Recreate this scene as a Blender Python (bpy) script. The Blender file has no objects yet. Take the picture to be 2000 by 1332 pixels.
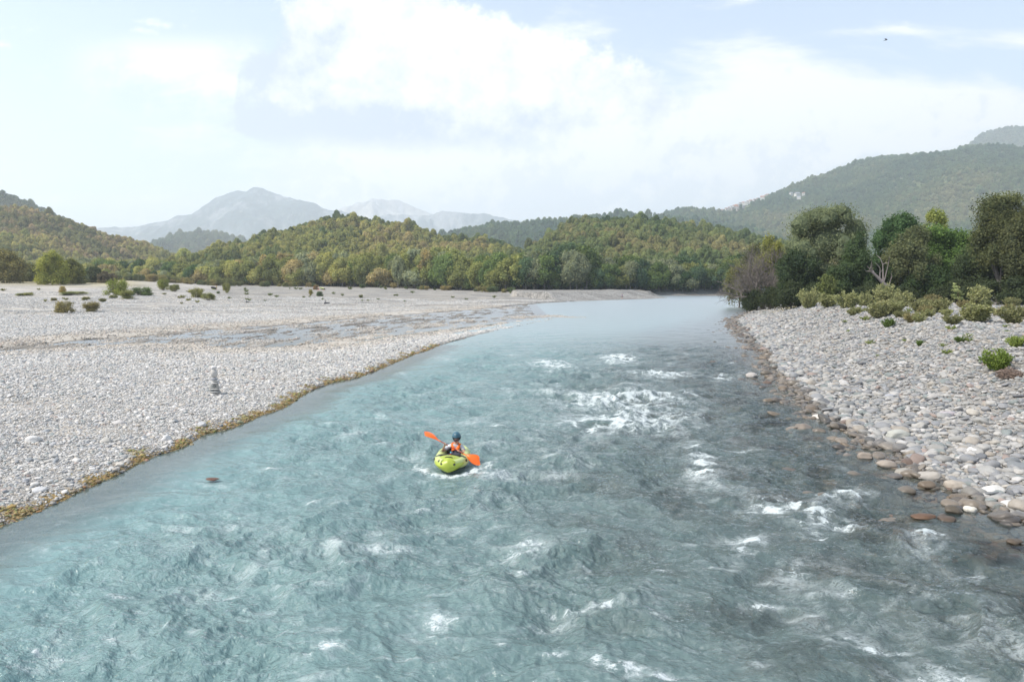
import bpy, bmesh, math, random
import numpy as np
from mathutils import Vector, Matrix, Euler
random.seed(7)
RNG = np.random.default_rng(7)
R = math.radians
S = bpy.context.scene
COL = S.collection
# ------------------------------------------------------------------ camera
CAM_H = 5.5
PITCH = math.atan((666 - 552) / 1333.3)
F = 1333.3
cd = bpy.data.cameras.new("camera"); cam = bpy.data.objects.new("camera", cd); COL.objects.link(cam)
cam.location = (0, 0, CAM_H); cam.rotation_euler = (math.pi / 2 - PITCH, 0, 0)
cd.lens = 24; cd.sensor_width = 36; cd.clip_start = 0.1; cd.clip_end = 60000
S.camera = cam
# ------------------------------------------------------------------ exposure, sun, sky
S.view_settings.view_transform = 'Standard'; S.view_settings.look = 'None'
S.view_settings.gamma = 1; S.view_settings.exposure = 0.84
S.cycles.volume_bounces = 4; S.cycles.max_bounces = 6; S.cycles.transparent_max_bounces = 12
S.cycles.diffuse_bounces = 3; S.cycles.glossy_bounces = 2
S.cycles.use_denoising = True
SUN_EL, SUN_AZ = 50, -108      # azimuth measured clockwise from the view direction (+y)
sdir = Vector((math.sin(R(SUN_AZ)) * math.cos(R(SUN_EL)), math.cos(R(SUN_AZ)) * math.cos(R(SUN_EL)), math.sin(R(SUN_EL))))
sl = bpy.data.lights.new("sun", 'SUN'); sl.energy = 3.0; sl.angle = R(0.6); sl.color = (1, .94, .85)
so = bpy.data.objects.new("sun", sl); COL.objects.link(so); so.location = (0, 0, 60)
so.rotation_euler = sdir.to_track_quat('Z', 'Y').to_euler()

class NT:
    """tiny node-tree helper"""
    def __init__(s, nt): s.nt = nt
    def n(s, t, **kw):
        nd = s.nt.nodes.new(t)
        for k, v in kw.items(): setattr(nd, k, v)
        return nd
    def set(s, sock, v):
        if isinstance(v, bpy.types.NodeSocket): s.nt.links.new(v, sock)
        elif v is not None:
            if isinstance(v, (tuple, list)) and sock.type == 'RGBA' and len(v) == 3: v = (*v, 1)
            sock.default_value = v
    def m(s, op, a, b=None, c=None, clamp=False):
        nd = s.n('ShaderNodeMath', operation=op, use_clamp=clamp)
        s.set(nd.inputs[0], a)
        if b is not None: s.set(nd.inputs[1], b)
        if c is not None: s.set(nd.inputs[2], c)
        return nd.outputs[0]
    def ss(s, x, lo, hi, a=0., b=1.):
        nd = s.n('ShaderNodeMapRange', interpolation_type='SMOOTHSTEP')
        s.set(nd.inputs['Value'], x); s.set(nd.inputs['From Min'], lo); s.set(nd.inputs['From Max'], hi)
        s.set(nd.inputs['To Min'], a); s.set(nd.inputs['To Max'], b)
        return nd.outputs[0]
    def mix(s, f, a, b, bt='MIX'):
        nd = s.n('ShaderNodeMix', data_type='RGBA', blend_type=bt)
        s.set(nd.inputs['Factor'], f); s.set(nd.inputs['A'], a) if False else None
        s.set(nd.inputs[6], a); s.set(nd.inputs[7], b)
        return nd.outputs[2]
    def noise(s, vec, scale, detail=4, rough=.55, dist=0., dims='3D'):
        nd = s.n('ShaderNodeTexNoise', noise_dimensions=dims)
        if vec is not None: s.set(nd.inputs['Vector'], vec)
        nd.inputs['Scale'].default_value = scale; nd.inputs['Detail'].default_value = detail
        nd.inputs['Roughness'].default_value = rough; nd.inputs['Distortion'].default_value = dist
        return nd.outputs['Fac']
    def xyz(s, x, y, z):
        nd = s.n('ShaderNodeCombineXYZ')
        s.set(nd.inputs[0], x); s.set(nd.inputs[1], y); s.set(nd.inputs[2], z)
        return nd.outputs[0]
    def sep(s, v):
        nd = s.n('ShaderNodeSeparateXYZ'); s.set(nd.inputs[0], v); return nd.outputs
    def ramp(s, f, stops, interp='LINEAR'):
        nd = s.n('ShaderNodeValToRGB'); s.set(nd.inputs[0], f)
        cr = nd.color_ramp; cr.interpolation = interp
        while len(cr.elements) < len(stops): cr.elements.new(.5)
        for e, (p, c) in zip(cr.elements, stops): e.position = p; e.color = (*c, 1)
        return nd.outputs[0]
    def curve(s, x, pts):
        nd = s.n('ShaderNodeFloatCurve'); s.set(nd.inputs['Value'], x)
        cv = nd.mapping.curves[0]
        nd.mapping.use_clip = False
        while len(cv.points) < len(pts): cv.points.new(.5, .5)
        for p, (a, b) in zip(cv.points, pts): p.location = (a, b); p.handle_type = 'VECTOR'
        nd.mapping.update()
        return nd.outputs[0]
    def attr(s, name, t='GEOMETRY'):
        nd = s.n('ShaderNodeAttribute', attribute_type=t); nd.attribute_name = name; return nd

def mat(name):
    m = bpy.data.materials.new(name); m.use_nodes = True
    m.node_tree.nodes.clear()
    return m, NT(m.node_tree)
def out(t, surf=None, vol=None):
    o = t.n('ShaderNodeOutputMaterial')
    if surf is not None: t.set(o.inputs['Surface'], surf)
    if vol is not None: t.set(o.inputs['Volume'], vol)

W = bpy.data.worlds.new("World"); S.world = W; W.use_nodes = True
W.node_tree.nodes.clear(); w = NT(W.node_tree)
sky = w.n('ShaderNodeTexSky', sky_type='NISHITA', sun_disc=False)
sky.sun_elevation = R(SUN_EL); sky.sun_rotation = R(SUN_AZ); sky.altitude = 300; sky.air_density = 1.1; sky.dust_density = 2.0
tc = w.n('ShaderNodeTexCoord')
gx, gy, gz = w.sep(tc.outputs['Generated'])[:3]
gyy = w.m('MAXIMUM', gy, .12)
X = w.m('ADD', w.m('MULTIPLY', w.m('DIVIDE', gx, gyy), 1.3333), 1.0)     # 0..2 across the view north
Y = w.m('MULTIPLY', w.m('DIVIDE', gz, gyy), 1.3333)                       # height over the horizon
P = w.xyz(X, Y, 0.3)
nA = w.noise(P, 5.5, 11, .66)
nB = w.noise(w.xyz(w.m('MULTIPLY', X, .45), w.m('MULTIPLY', Y, 1.6), 4.), 5.0, 8, .6, .35)
nC = w.noise(w.xyz(X, Y, 9.), 2.6, 5, .55)
nF = w.noise(w.xyz(X, Y, 2.), 17., 7, .6)
nL = w.m('SUBTRACT', nA, w.noise(w.xyz(w.m('ADD', X, -.022), w.m('ADD', Y, .022), .3), 5.5, 11, .66))
nL2 = w.m('SUBTRACT', nC, w.noise(w.xyz(w.m('ADD', X, -.05), w.m('ADD', Y, .06), 9.), 2.6, 5, .55))
nA0 = w.m('SUBTRACT', nA, .5); nF0 = w.m('SUBTRACT', nF, .5); nB0 = w.m('SUBTRACT', nB, .5); nC0 = w.m('SUBTRACT', nC, .5)
# thin layer cloud
layer_top = w.m('SUBTRACT', w.curve(w.m('DIVIDE', X, 2.), [(0, .13), (.10, .15), (.18, .28), (.26, .30), (.4, .36), (.58, .47), (.66, .45), (.72, .47), (.80, .44), (.88, .43), (1, .49)]), Y)
layer = w.ss(w.m('ADD', w.m('MULTIPLY', layer_top, 1.0), w.m('MULTIPLY', nB0, .75)), -.03, .13)
leftwisp = w.m('MULTIPLY', w.ss(X, .12, .30), w.m('MULTIPLY', w.ss(X, .56, .50), w.m('MULTIPLY', w.ss(Y, .28, .36), w.ss(Y, .48, .42))))
layer = w.m('MAXIMUM', layer, w.m('MULTIPLY', leftwisp, w.ss(w.m('ADD', nB0, w.m('MULTIPLY', nA0, .6)), -.16, .10, 0, .9)))
wisp2 = w.m('MULTIPLY', w.ss(w.m('ADD', nB, w.m('MULTIPLY', nA0, .5)), .60, .70), w.ss(Y, .36, .46))
layer = w.m('MAXIMUM', layer, w.m('MULTIPLY', wisp2, .8))
# big cumulus
topc = w.m('SUBTRACT', w.curve(w.m('DIVIDE', X, 2.), [(0, .1), (.19, .285), (.235, .33), (.25, .50), (.27, .62), (.35, .68), (.42, .60), (.46, .525), (.52, .49), (.54, .455), (.60, .41), (.70, .37), (.80, .36), (1, .40)]), Y)
edgeL = w.m('SUBTRACT', X, w.curve(Y, [(0, .60), (.20, .60), (.265, .52), (.30, .36), (.315, .38), (.33, .46), (.42, .475), (.46, .535), (.50, .54), (.56, .59), (.8, .66), (1, .7)]))
cum = w.m('MINIMUM', topc, edgeL)
cumn = w.m('ADD', cum, w.m('ADD', w.m('ADD', w.m('MULTIPLY', nA0, .30), w.m('MULTIPLY', nC0, .07)), w.m('MULTIPLY', nF0, .14)))
cumm = w.m('MULTIPLY', w.m('MULTIPLY', w.ss(cumn, -.014, .034), w.ss(X, 1.5, 1.25)), w.ss(w.m('ADD', Y, w.m('MULTIPLY', nC0, .12)), .235, .285))
# colours
veil = w.ss(Y, .75, -.05, .30, .72)
E0 = .69
base = w.mix(veil, w.mix(1., sky.outputs[0], (.125, .125, .125), 'MULTIPLY'), (E0 * .80, E0 * .88, E0 * .97))
shd = w.ss(w.m('ADD', w.m('ADD', nC0, w.m('MULTIPLY', nL, 1.3)), w.m('ADD', w.m('MULTIPLY', nA0, .7), w.m('MULTIPLY', w.m('SUBTRACT', Y, .22), .9))), -.13, .07)
lcol = w.mix(shd, (E0 * .86, E0 * .89, E0 * .94), (E0 * 1.06, E0 * 1.05, E0 * 1.03))
# cumulus: grey-blue base and left flank
bsh = w.m('MULTIPLY', w.ss(w.m('ADD', Y, w.m('MULTIPLY', nA0, .10)), .345, .285), w.ss(X, 1.25, .75))
lsh = w.m('MULTIPLY', w.ss(w.m('ADD', w.m('SUBTRACT', X, w.m('MULTIPLY', w.m('SUBTRACT', .6, Y), -.15)), w.m('MULTIPLY', nC0, .5)), .92, .55), w.ss(Y, .56, .42, 0, .85))
csh = w.m('ADD', w.m('ADD', bsh, lsh), w.m('ADD', .10, w.m('ADD', w.m('MULTIPLY', nL, -3.4), w.m('MULTIPLY', nL2, -3.0))), clamp=True)
ccol = w.mix(csh, (E0 * 1.04, E0 * 1.04, E0 * 1.04), (E0 * .56, E0 * .64, E0 * .76))
c1 = w.mix(w.m('MULTIPLY', layer, .92), base, lcol)
c2 = w.mix(cumm, c1, ccol)
c3 = w.mix(w.ss(gz, .0, -.02), c2, (.25, .27, .25))
bg = w.n('ShaderNodeBackground'); w.set(bg.inputs[0], c3); bg.inputs[1].default_value = 1.0
wo = w.n('ShaderNodeOutputWorld'); W.node_tree.links.new(bg.outputs[0], wo.inputs[0])
W.cycles.sampling_method = 'MANUAL'; W.cycles.sample_map_resolution = 512

# ------------------------------------------------------------------ helpers
def ray(px, py):
    a = (px - 1000) / F; b = (666 - py) / F
    c, s = math.cos(PITCH), math.sin(PITCH)
    return np.array([a, c + b * s, -s + b * c])
def onz(px, py, z=0.):
    d = ray(px, py); t = (z - CAM_H) / d[2]
    return np.array([d[0] * t, d[1] * t])
def aty(px, py, y):
    d = ray(px, py); t = y / d[1]
    return np.array([d[0] * t, y, CAM_H + d[2] * t])
def topix(x, y, z):
    c, s = math.cos(PITCH), math.sin(PITCH)
    zz = z - CAM_H
    fw = y * c - zz * s; up = y * s + zz * c
    return 1000 + F * x / fw, 666 - F * up / fw

_perm = np.random.default_rng(3).permutation(4096)
_ang = np.random.default_rng(4).random(4096) * 2 * np.pi
_gx, _gy = np.cos(_ang), np.sin(_ang)
def pn(x, y, seed=0):
    x = np.asarray(x, float) + seed * 17.31; y = np.asarray(y, float) + seed * 7.77
    xi = np.floor(x).astype(np.int64); yi = np.floor(y).astype(np.int64)
    fx = x - xi; fy = y - yi
    u = fx * fx * fx * (fx * (fx * 6 - 15) + 10); v = fy * fy * fy * (fy * (fy * 6 - 15) + 10)
    def g(ix, iy, dx, dy):
        h = _perm[(_perm[ix & 4095] + iy) & 4095]
        return _gx[h] * dx + _gy[h] * dy
    a = g(xi, yi, fx, fy); b = g(xi + 1, yi, fx - 1, fy)
    c = g(xi, yi + 1, fx, fy - 1); d = g(xi + 1, yi + 1, fx - 1, fy - 1)
    return ((a + (b - a) * u) * (1 - v) + (c + (d - c) * u) * v) * 1.5
def fbm(x, y, oct=4, seed=0, gain=.5, lac=2.03):
    r = 0; am = 1
    for i in range(oct):
        r = r + am * pn(x, y, seed + i * 3); x = x * lac; y = y * lac; am *= gain
    return r
def sstep(x, a, b):
    t = np.clip((x - a) / (b - a), 0, 1); return t * t * (3 - 2 * t)

def tag(o, label=None, cat=None, group=None, kind=None):
    if label: o['label'] = label
    if cat: o['category'] = cat
    if group: o['group'] = group
    if kind: o['kind'] = kind
    return o
def empty(name, loc, rz=0):
    o = bpy.data.objects.new(name, None); COL.objects.link(o); o.empty_display_size = .2
    o.location = loc; o.rotation_euler = (0, 0, rz); return o
def mesh_np(name, V, Fq, mats=(), smooth=True, attrs=None, nper=None):
    """V (n,3); Fq (m,k) array of equal-sided faces or list of arrays"""
    me = bpy.data.meshes.new(name)
    V = np.asarray(V, np.float32)
    if not isinstance(Fq, list): Fq = [Fq]
    Fq = [np.asarray(f, np.int32) for f in Fq if len(f)]
    me.vertices.add(len(V)); me.vertices.foreach_set('co', V.ravel())
    if Fq:
        loops = np.concatenate([f.ravel() for f in Fq])
        cnt = np.concatenate([np.full(len(f), f.shape[1], np.int32) for f in Fq])
        st = np.concatenate([[0], np.cumsum(cnt)[:-1]]).astype(np.int32)
        me.loops.add(len(loops)); me.loops.foreach_set('vertex_index', loops)
        me.polygons.add(len(cnt)); me.polygons.foreach_set('loop_start', st)
        me.polygons.foreach_set('loop_total', cnt)
        me.polygons.foreach_set('use_smooth', np.full(len(cnt), smooth))
    for k, a in (attrs or {}).items():
        a = np.asarray(a, np.float32)
        if a.ndim == 1: at = me.attributes.new(k, 'FLOAT', 'POINT'); at.data.foreach_set('value', a)
        else: at = me.attributes.new(k, 'FLOAT_VECTOR', 'POINT'); at.data.foreach_set('vector', a.ravel())
    for m_ in mats: me.materials.append(m_)
    me.update(calc_edges=True)
    return me
def link(name, me, parent=None, loc=None, rot=None, sc=None):
    o = bpy.data.objects.new(name, me); COL.objects.link(o)
    if parent is not None: o.parent = parent
    if loc is not None: o.location = loc
    if rot is not None: o.rotation_euler = rot
    if sc is not None: o.scale = sc if hasattr(sc, '__len__') else (sc,) * 3
    return o
def gridfaces(nr, nc):
    i = np.arange(nr * nc).reshape(nr, nc)
    return np.stack([i[:-1, :-1], i[:-1, 1:], i[1:, 1:], i[1:, :-1]], -1).reshape(-1, 4)

# ------------------------------------------------------------------ shore lines
def pl(pts): return np.array([onz(*p) for p in pts])
left_shore = np.vstack([[[-17, -60]], [[-14.6, 0]], pl([(-300, 1190), (-140, 1090), (0, 1028), (60, 1000), (110, 985), (160, 962), (230, 925), (300, 892), (350, 876), (400, 850), (450, 835), (505, 812), (560, 795), (600, 765), (650, 748), (700, 738), (780, 705), (860, 674), (940, 652), (1030, 633), (1075, 622)])])
spit_near = pl([(1075, 619), (1000, 625), (900, 634), (800, 645), (700, 656), (640, 668), (560, 680), (460, 684), (400, 677), (300, 672), (150, 681), (0, 690), (-200, 700), (-420, 715)])
chan_far = pl([(-420, 690), (-200, 680), (0, 680), (60, 675), (150, 666), (300, 655), (420, 643), (560, 634), (700, 622), (850, 611), (940, 604), (975, 601)])
far_bar = pl([(1000, 597.5), (1060, 592), (1130, 588.5), (1200, 586), (1270, 584), (1305, 581.5), (1290, 579.2), (1250, 578.2)])
far_bank = pl([(1290, 576.9), (1360, 576.6), (1440, 576.3), (1530, 576)])
right_shore = np.vstack([pl([(1560, 583), (1500, 589), (1470, 593.5), (1500, 600), (1462, 612), (1440, 628), (1452, 645), (1478, 668), (1500, 700), (1545, 745), (1600, 790), (1660, 822), (1735, 868), (1800, 915), (1890, 970), (1990, 1010), (2150, 1070), (2350, 1150)]), [[13.4, 4]], [[14, -60]]])
WATER = np.vstack([left_shore, spit_near, chan_far, far_bar, far_bank, right_shore])
def segdist(x, y, pts, closed=False):
    x = np.asarray(x, float); d2 = np.full(x.shape, 1e18)
    n = len(pts)
    for i in range(n if closed else n - 1):
        ax, ay = pts[i]; bx, by = pts[(i + 1) % n]
        dx, dy = bx - ax, by - ay
        L = dx * dx + dy * dy + 1e-12
        t = np.clip(((x - ax) * dx + (y - ay) * dy) / L, 0, 1)
        d2 = np.minimum(d2, (x - ax - t * dx) ** 2 + (y - ay - t * dy) ** 2)
    return np.sqrt(d2)
def inside(x, y, pts):
    c = np.zeros(np.shape(x), bool); n = len(pts)
    for i in range(n):
        ax, ay = pts[i]; bx, by = pts[(i + 1) % n]
        if ay == by: continue
        cond = ((ay > y) != (by > y)) & (x < (bx - ax) * (y - ay) / (by - ay) + ax)
        c ^= cond
    return c
def shore(x, y):
    """signed distance to water edge (land positive), distance to right, left and channel shores"""
    x = np.asarray(x, float); y = np.asarray(y, float)
    dl = segdist(x, y, left_shore); dc = np.minimum(segdist(x, y, spit_near), segdist(x, y, chan_far))
    df = np.minimum(segdist(x, y, far_bar), segdist(x, y, far_bank)); dr = segdist(x, y, right_shore)
    d = np.minimum(np.minimum(dl, dc), np.minimum(df, dr))
    s = np.where(inside(x, y, WATER), -d, d)
    return s, dr, dl, dc
def ground_all(x, y):
    x = np.asarray(x, float); y = np.asarray(y, float)
    s, dr, dl, dc = shore(x, y)
    wob = fbm(x * .55, y * .55, 3, 5) * .35 + fbm(x * .16, y * .16, 2, 8) * .5
    near = sstep(y, 140, 60)
    s = s + wob * np.where(dr < dl, 1.1, .35) * near * np.clip((dc < 4) * .8 + (dc >= 4), .8, 1)
    right = dr < np.minimum(dl, dc) + 2
    right = right & (x > 0)
    L = np.maximum(s, 0)
    # left bars: small cut bank then almost flat, slowly rising inland
    inland = np.hypot(x, y)
    zl = .20 * (1 - np.exp(-L / .35)) + .012 * L + fbm(x * .09, y * .05, 3, 2) * .12 * sstep(L, 1, 8)
    zl = zl + sstep(inland, 140, 360) * .9 + sstep(x, -25, -70) * .5 * sstep(y, 60, 110) + 2.3 * sstep(x / np.maximum(y, 1), -.40, -.60) * sstep(y, 105, 235)
    zr = 2.45 * sstep(L, -.8, 14.) - 2.45 * sstep(0, -.8, 14.) + fbm(x * .25, y * .25, 3, 6) * .16 * sstep(L, 1, 5)
    zr = zr + .35 * np.exp(-((L - 11) / 3.) ** 2)
    tip = sstep(y, 46, 74) * sstep(dl, 14, 8) * sstep(dc, 12, 6) * (y < 120)
    zl = zl - tip * (.30 + .12 * fbm(x * .7, y * .35, 3, 18) + .012 * np.maximum(s, 0))
    z = np.where(right, zr, zl)
    # behind channels
    D = np.maximum(-s, 0)
    deep = .95 * (1 - np.exp(-D * np.where(dr < dl, .105, .45)))
    chan = .03 + fbm(x * .5, y * .16, 4, 12) * .16 + fbm(x * 2.2, y * 1.2, 2, 14) * .05
    ischan = sstep(dc - np.minimum(dl, dr) * .9, 3, -3) * (y > 30) * (x < 4)
    bed = -(deep * (1 - ischan) + np.clip(chan, -.12, .3) * ischan) + (1 - ischan) * fbm(x * .8, y * .8, 3, 9) * .08 * sstep(D, .2, 2)
    z = np.where(s > 0, z, bed)
    z = z + fbm(x * 1.7, y * 1.7, 2, 30) * .02
    return z, s, dr, dl, dc
def ground_h(x, y):
    return ground_all(np.atleast_1d(x), np.atleast_1d(y))[0]
def hit(px, py, hf=None, y0=8., y1=420., n=900):
    """where the sight line through a photo pixel meets the terrain"""
    d = ray(px, py); ys = np.geomspace(y0, y1, n)
    xs = d[0] / d[1] * ys; zs = CAM_H + d[2] / d[1] * ys
    h = (hf or ground_h)(xs, ys)
    k = np.argmax(zs <= h)
    if zs[k] > h[k]: k = int(np.argmin((zs - h) / ys)) if hf else n - 1
    return np.array([xs[k], ys[k], h[k]])
# ------------------------------------------------------------------ materials for stone and gravel
def stone_shader(t, col, vec, scale=9.):
    n1 = t.noise(vec, scale, 5, .6); n2 = t.noise(vec, scale * 5, 3, .6)
    c = t.mix(t.ss(n1, .38, .62, 0, .45), col, t.mix(1., col, (.72, .70, .66), 'MULTIPLY'))
    c = t.mix(t.ss(n2, .55, .75, 0, .35), c, t.mix(1., col, (1.15, 1.15, 1.15), 'MULTIPLY'))
    b = t.n('ShaderNodeBump'); b.inputs['Strength'].default_value = .35; b.inputs['Distance'].default_value = .02
    t.set(b.inputs['Height'], n2)
    return c, b.outputs[0]
def make_stone_mat(name, inst):
    m, t = mat(name)
    tcn = t.n('ShaderNodeTexCoord')
    if inst:
        a = t.attr('col', 'INSTANCER'); col = a.outputs['Color']
        wet = t.attr('wet', 'INSTANCER').outputs['Fac']
    else:
        oi = t.n('ShaderNodeObjectInfo'); col = oi.outputs['Color']; wet = oi.outputs['Alpha']
        wet = t.m('SUBTRACT', 1., wet)
    c, nrm = stone_shader(t, col, tcn.outputs['Object'], 2.2)
    p = t.n('ShaderNodeBsdfPrincipled'); t.set(p.inputs['Base Color'], t.mix(wet, c, t.mix(1., c, (.5, .47, .43), 'MULTIPLY')))
    t.set(p.inputs['Roughness'], t.m('SUBTRACT', .85, t.m('MULTIPLY', wet, .5))); p.inputs['Specular IOR Level'].default_value = .35
    t.set(p.inputs['Normal'], nrm)
    out(t, p.outputs[0]); return m
STONE = make_stone_mat('river_stone', False)
STONE_I = make_stone_mat('gravel_stones', True)

def ground_mat():
    m, t = mat('gravel_ground')
    geo = t.n('ShaderNodeNewGeometry'); pos = geo.outputs['Position']
    x, y, z = t.sep(pos)[:3]
    sd = t.attr('sd').outputs['Fac']; ro = t.attr('rs').outputs['Fac']; sandy = t.attr('sand').outputs['Fac']; dry = t.attr('dry').outputs['Fac']; dist = t.attr('dist').outputs['Fac']
    v1 = t.n('ShaderNodeTexVoronoi'); t.set(v1.inputs['Vector'], t.xyz(x, y, 0.)); v1.inputs['Scale'].default_value = 11
    v2 = t.n('ShaderNodeTexVoronoi'); t.set(v2.inputs['Vector'], t.xyz(x, y, 0.)); v2.inputs['Scale'].default_value = 27
    v3 = t.n('ShaderNodeTexVoronoi'); t.set(v3.inputs['Vector'], t.xyz(x, y, 0.)); v3.inputs['Scale'].default_value = 2.6
    r1 = t.sep(v1.outputs['Color'])[0]; r2 = t.sep(v2.outputs['Color'])[0]; r3 = t.sep(v3.outputs['Color'])[1]
    stone = t.ramp(r1, [(0, (.17, .18, .19)), (.2, (.30, .31, .32)), (.45, (.42, .42, .41)), (.7, (.50, .48, .45)), (.86, (.33, .30, .27)), (1, (.62, .61, .60))])
    stone2 = t.ramp(r2, [(0, (.22, .22, .22)), (.5, (.42, .41, .39)), (1, (.58, .57, .55))])
    stone = t.mix(.5, stone, stone2)
    far = t.ss(dist, 40, 110)
    farc = t.mix(r3, (.24, .24, .24), (.66, .65, .63))
    stone = t.mix(t.m('MULTIPLY', far, .8), stone, farc)
    n = t.noise(t.xyz(t.m('MULTIPLY', x, .5), y, 1.), .12, 8, .68)
    stone = t.mix(t.ss(n, .38, .62, 0, .8), stone, t.mix(1., stone, (.66, .65, .64), 'MULTIPLY'))
    sand = t.mix(t.noise(t.xyz(x, y, 2.), 3., 4, .6), (.45, .42, .38), (.60, .57, .52))
    c = t.mix(sandy, stone, sand)
    c = t.mix(1., c, (.87, .85, .815), 'MULTIPLY')
    c = t.mix(t.attr('grey').outputs['Fac'], c, t.mix(1., c, (.74, .74, .735), 'MULTIPLY'))
    c = t.mix(t.ss(t.noise(t.xyz(t.m('MULTIPLY', x, .25), y, 5.), .35, 7, .7), .42, .60, 0, .5), c, t.mix(1., c, (.74, .72, .68), 'MULTIPLY'))
    grassy = t.mix(t.noise(t.xyz(x, y, 7.), 1.3, 4, .6), (.42, .33, .20), (.30, .29, .13))
    c = t.mix(dry, c, grassy)
    # underwater bed: brown and rust stones
    vb = t.n('ShaderNodeTexVoronoi'); t.set(vb.inputs['Vector'], t.xyz(x, y, 0.)); vb.inputs['Scale'].default_value = 2.3
    bedc = t.ramp(t.sep(vb.outputs['Color'])[0], [(0, (.06, .065, .06)), (.35, (.16, .14, .11)), (.6, (.26, .19, .13)), (.8, (.42, .20, .11)), (1, (.58, .46, .34))])
    bedc = t.mix(t.attr('chan').outputs['Fac'], bedc, t.mix(.5, t.mix(1., stone, (1.05, 1.02, .95), 'MULTIPLY'), (.52, .49, .43)))
    bedc = t.mix(t.m('MULTIPLY', t.attr('chan').outputs['Fac'], .0), bedc, stone)
    bedc = t.mix(.35, bedc, t.mix(1., stone, (.5, .45, .36), 'MULTIPLY'))
    c = t.mix(t.m('MULTIPLY', t.ss(sd, .10, -.05), t.m('SUBTRACT', t.ss(z, .05, -.01), t.m('MULTIPLY', t.attr('chan').outputs['Fac'], t.ss(z, -.10, -.01, 0, .8)), clamp=True)), c, bedc)
    # ochre algae along the water line of the left bar
    an = t.noise(t.xyz(x, y, 0.), 1.1, 5, .65)
    an2 = t.noise(t.xyz(x, y, 3.), 6., 4, .65)
    al = t.m('MULTIPLY', t.m('MULTIPLY', t.ss(t.m('ADD', sd, t.m('MULTIPLY', t.m('SUBTRACT', an, .52), 2.2)), .46, .12), t.ss(sd, -.45, -.1)), t.m('MULTIPLY', ro, t.m('SUBTRACT', 1., t.attr('chan').outputs['Fac'])))
    alc = t.ramp(an2, [(.3, (.10, .09, .02)), (.45, (.30, .20, .07)), (.6, (.36, .26, .13)), (.75, (.22, .22, .05))])
    c = t.mix(al, c, alc)
    wetb = t.m('MULTIPLY', t.m('MULTIPLY', t.ss(sd, .35, .02), t.ss(z, .12, .02)), t.m('SUBTRACT', 1., t.m('MULTIPLY', al, .6)))
    c = t.mix(wetb, c, t.mix(1., c, (.55, .50, .43), 'MULTIPLY'))
    b = t.n('ShaderNodeBump'); b.inputs['Strength'].default_value = .9; b.inputs['Distance'].default_value = .05
    hh = t.m('ADD', t.m('MULTIPLY', t.m('SUBTRACT', 1., v1.outputs['Distance']), .8), t.m('MULTIPLY', t.m('SUBTRACT', 1., v2.outputs['Distance']), .35))
    hh = t.m('ADD', t.m('MULTIPLY', hh, t.m('SUBTRACT', 1., t.m('MULTIPLY', sandy, .8))), t.m('MULTIPLY', an2, .5))
    t.set(b.inputs['Height'], hh)
    p = t.n('ShaderNodeBsdfPrincipled'); t.set(p.inputs['Base Color'], c); t.set(p.inputs['Normal'], b.outputs[0])
    t.set(p.inputs['Roughness'], t.m('SUBTRACT', .92, t.m('MULTIPLY', wetb, .4))); p.inputs['Specular IOR Level'].default_value = .25
    out(t, p.outputs[0]); return m

# ------------------------------------------------------------------ ground sheet
def build_ground():
    th = np.radians(np.linspace(-68, 68, 620)); r = np.geomspace(4, 9000, 980)
    RR, TH = np.meshgrid(r, th, indexing='ij')
    x = RR * np.sin(TH); y = RR * np.cos(TH) - 1.5
    z, s, dr, dl, dc = ground_all(x, y)
    z = np.where(RR > 2500, z - (RR - 2500) * .0, z)
    dist = np.hypot(x, y)
    sand = sstep(fbm(x * .12, y * .25, 4, 21), .12, .42) * sstep(s, 1.5, 4) * (x < 2)
    # pale silty flat between spit and channel, and sandy upper bar
    sand = np.maximum(sand, sstep(dc, 9, 2) * sstep(fbm(x * .2, y * .3, 3, 23), -.5, .05) * .95 * (s > 0) * (y > 25) * sstep(dl, 5, 9))
    sand = np.maximum(sand, .40 * sstep(fbm(x * .05, y * .02, 3, 25), -.3, .3) * sstep(y, 110, 150) * (x < 5))
    sand = np.where(x > 4, sand * .2, sand)
    dry = sstep(y, 175, 240) * sstep(x / np.maximum(y, 1), -.50, -.60) + sstep(y, 330, 380)
    dry = np.clip(dry + sstep(y, 95, 112) * (x > 32 + (y - 95) * .45) * (dr < dl) * (dr < dc) * .9, 0, 1); grey = sstep(y, 120, 160) * sstep(x / np.maximum(y, 1), -.47, -.40)
    rs = ((dl < dr) & (y < 60) & (dl < dc)).astype(float)
    me = mesh_np('ground', np.stack([x, y, z], -1).reshape(-1, 3), gridfaces(*x.shape), [ground_mat()],
                 attrs=dict(sd=s.ravel(), rs=rs.ravel(), sand=sand.ravel(), dry=dry.ravel(), dist=dist.ravel(), grey=grey.ravel(), chan=(sstep(dc - np.minimum(dl, dr), 2, -4) * (y > 30) * (x < 12)).ravel()))
    o = link('ground', me); tag(o, kind='structure')
build_ground()

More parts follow.
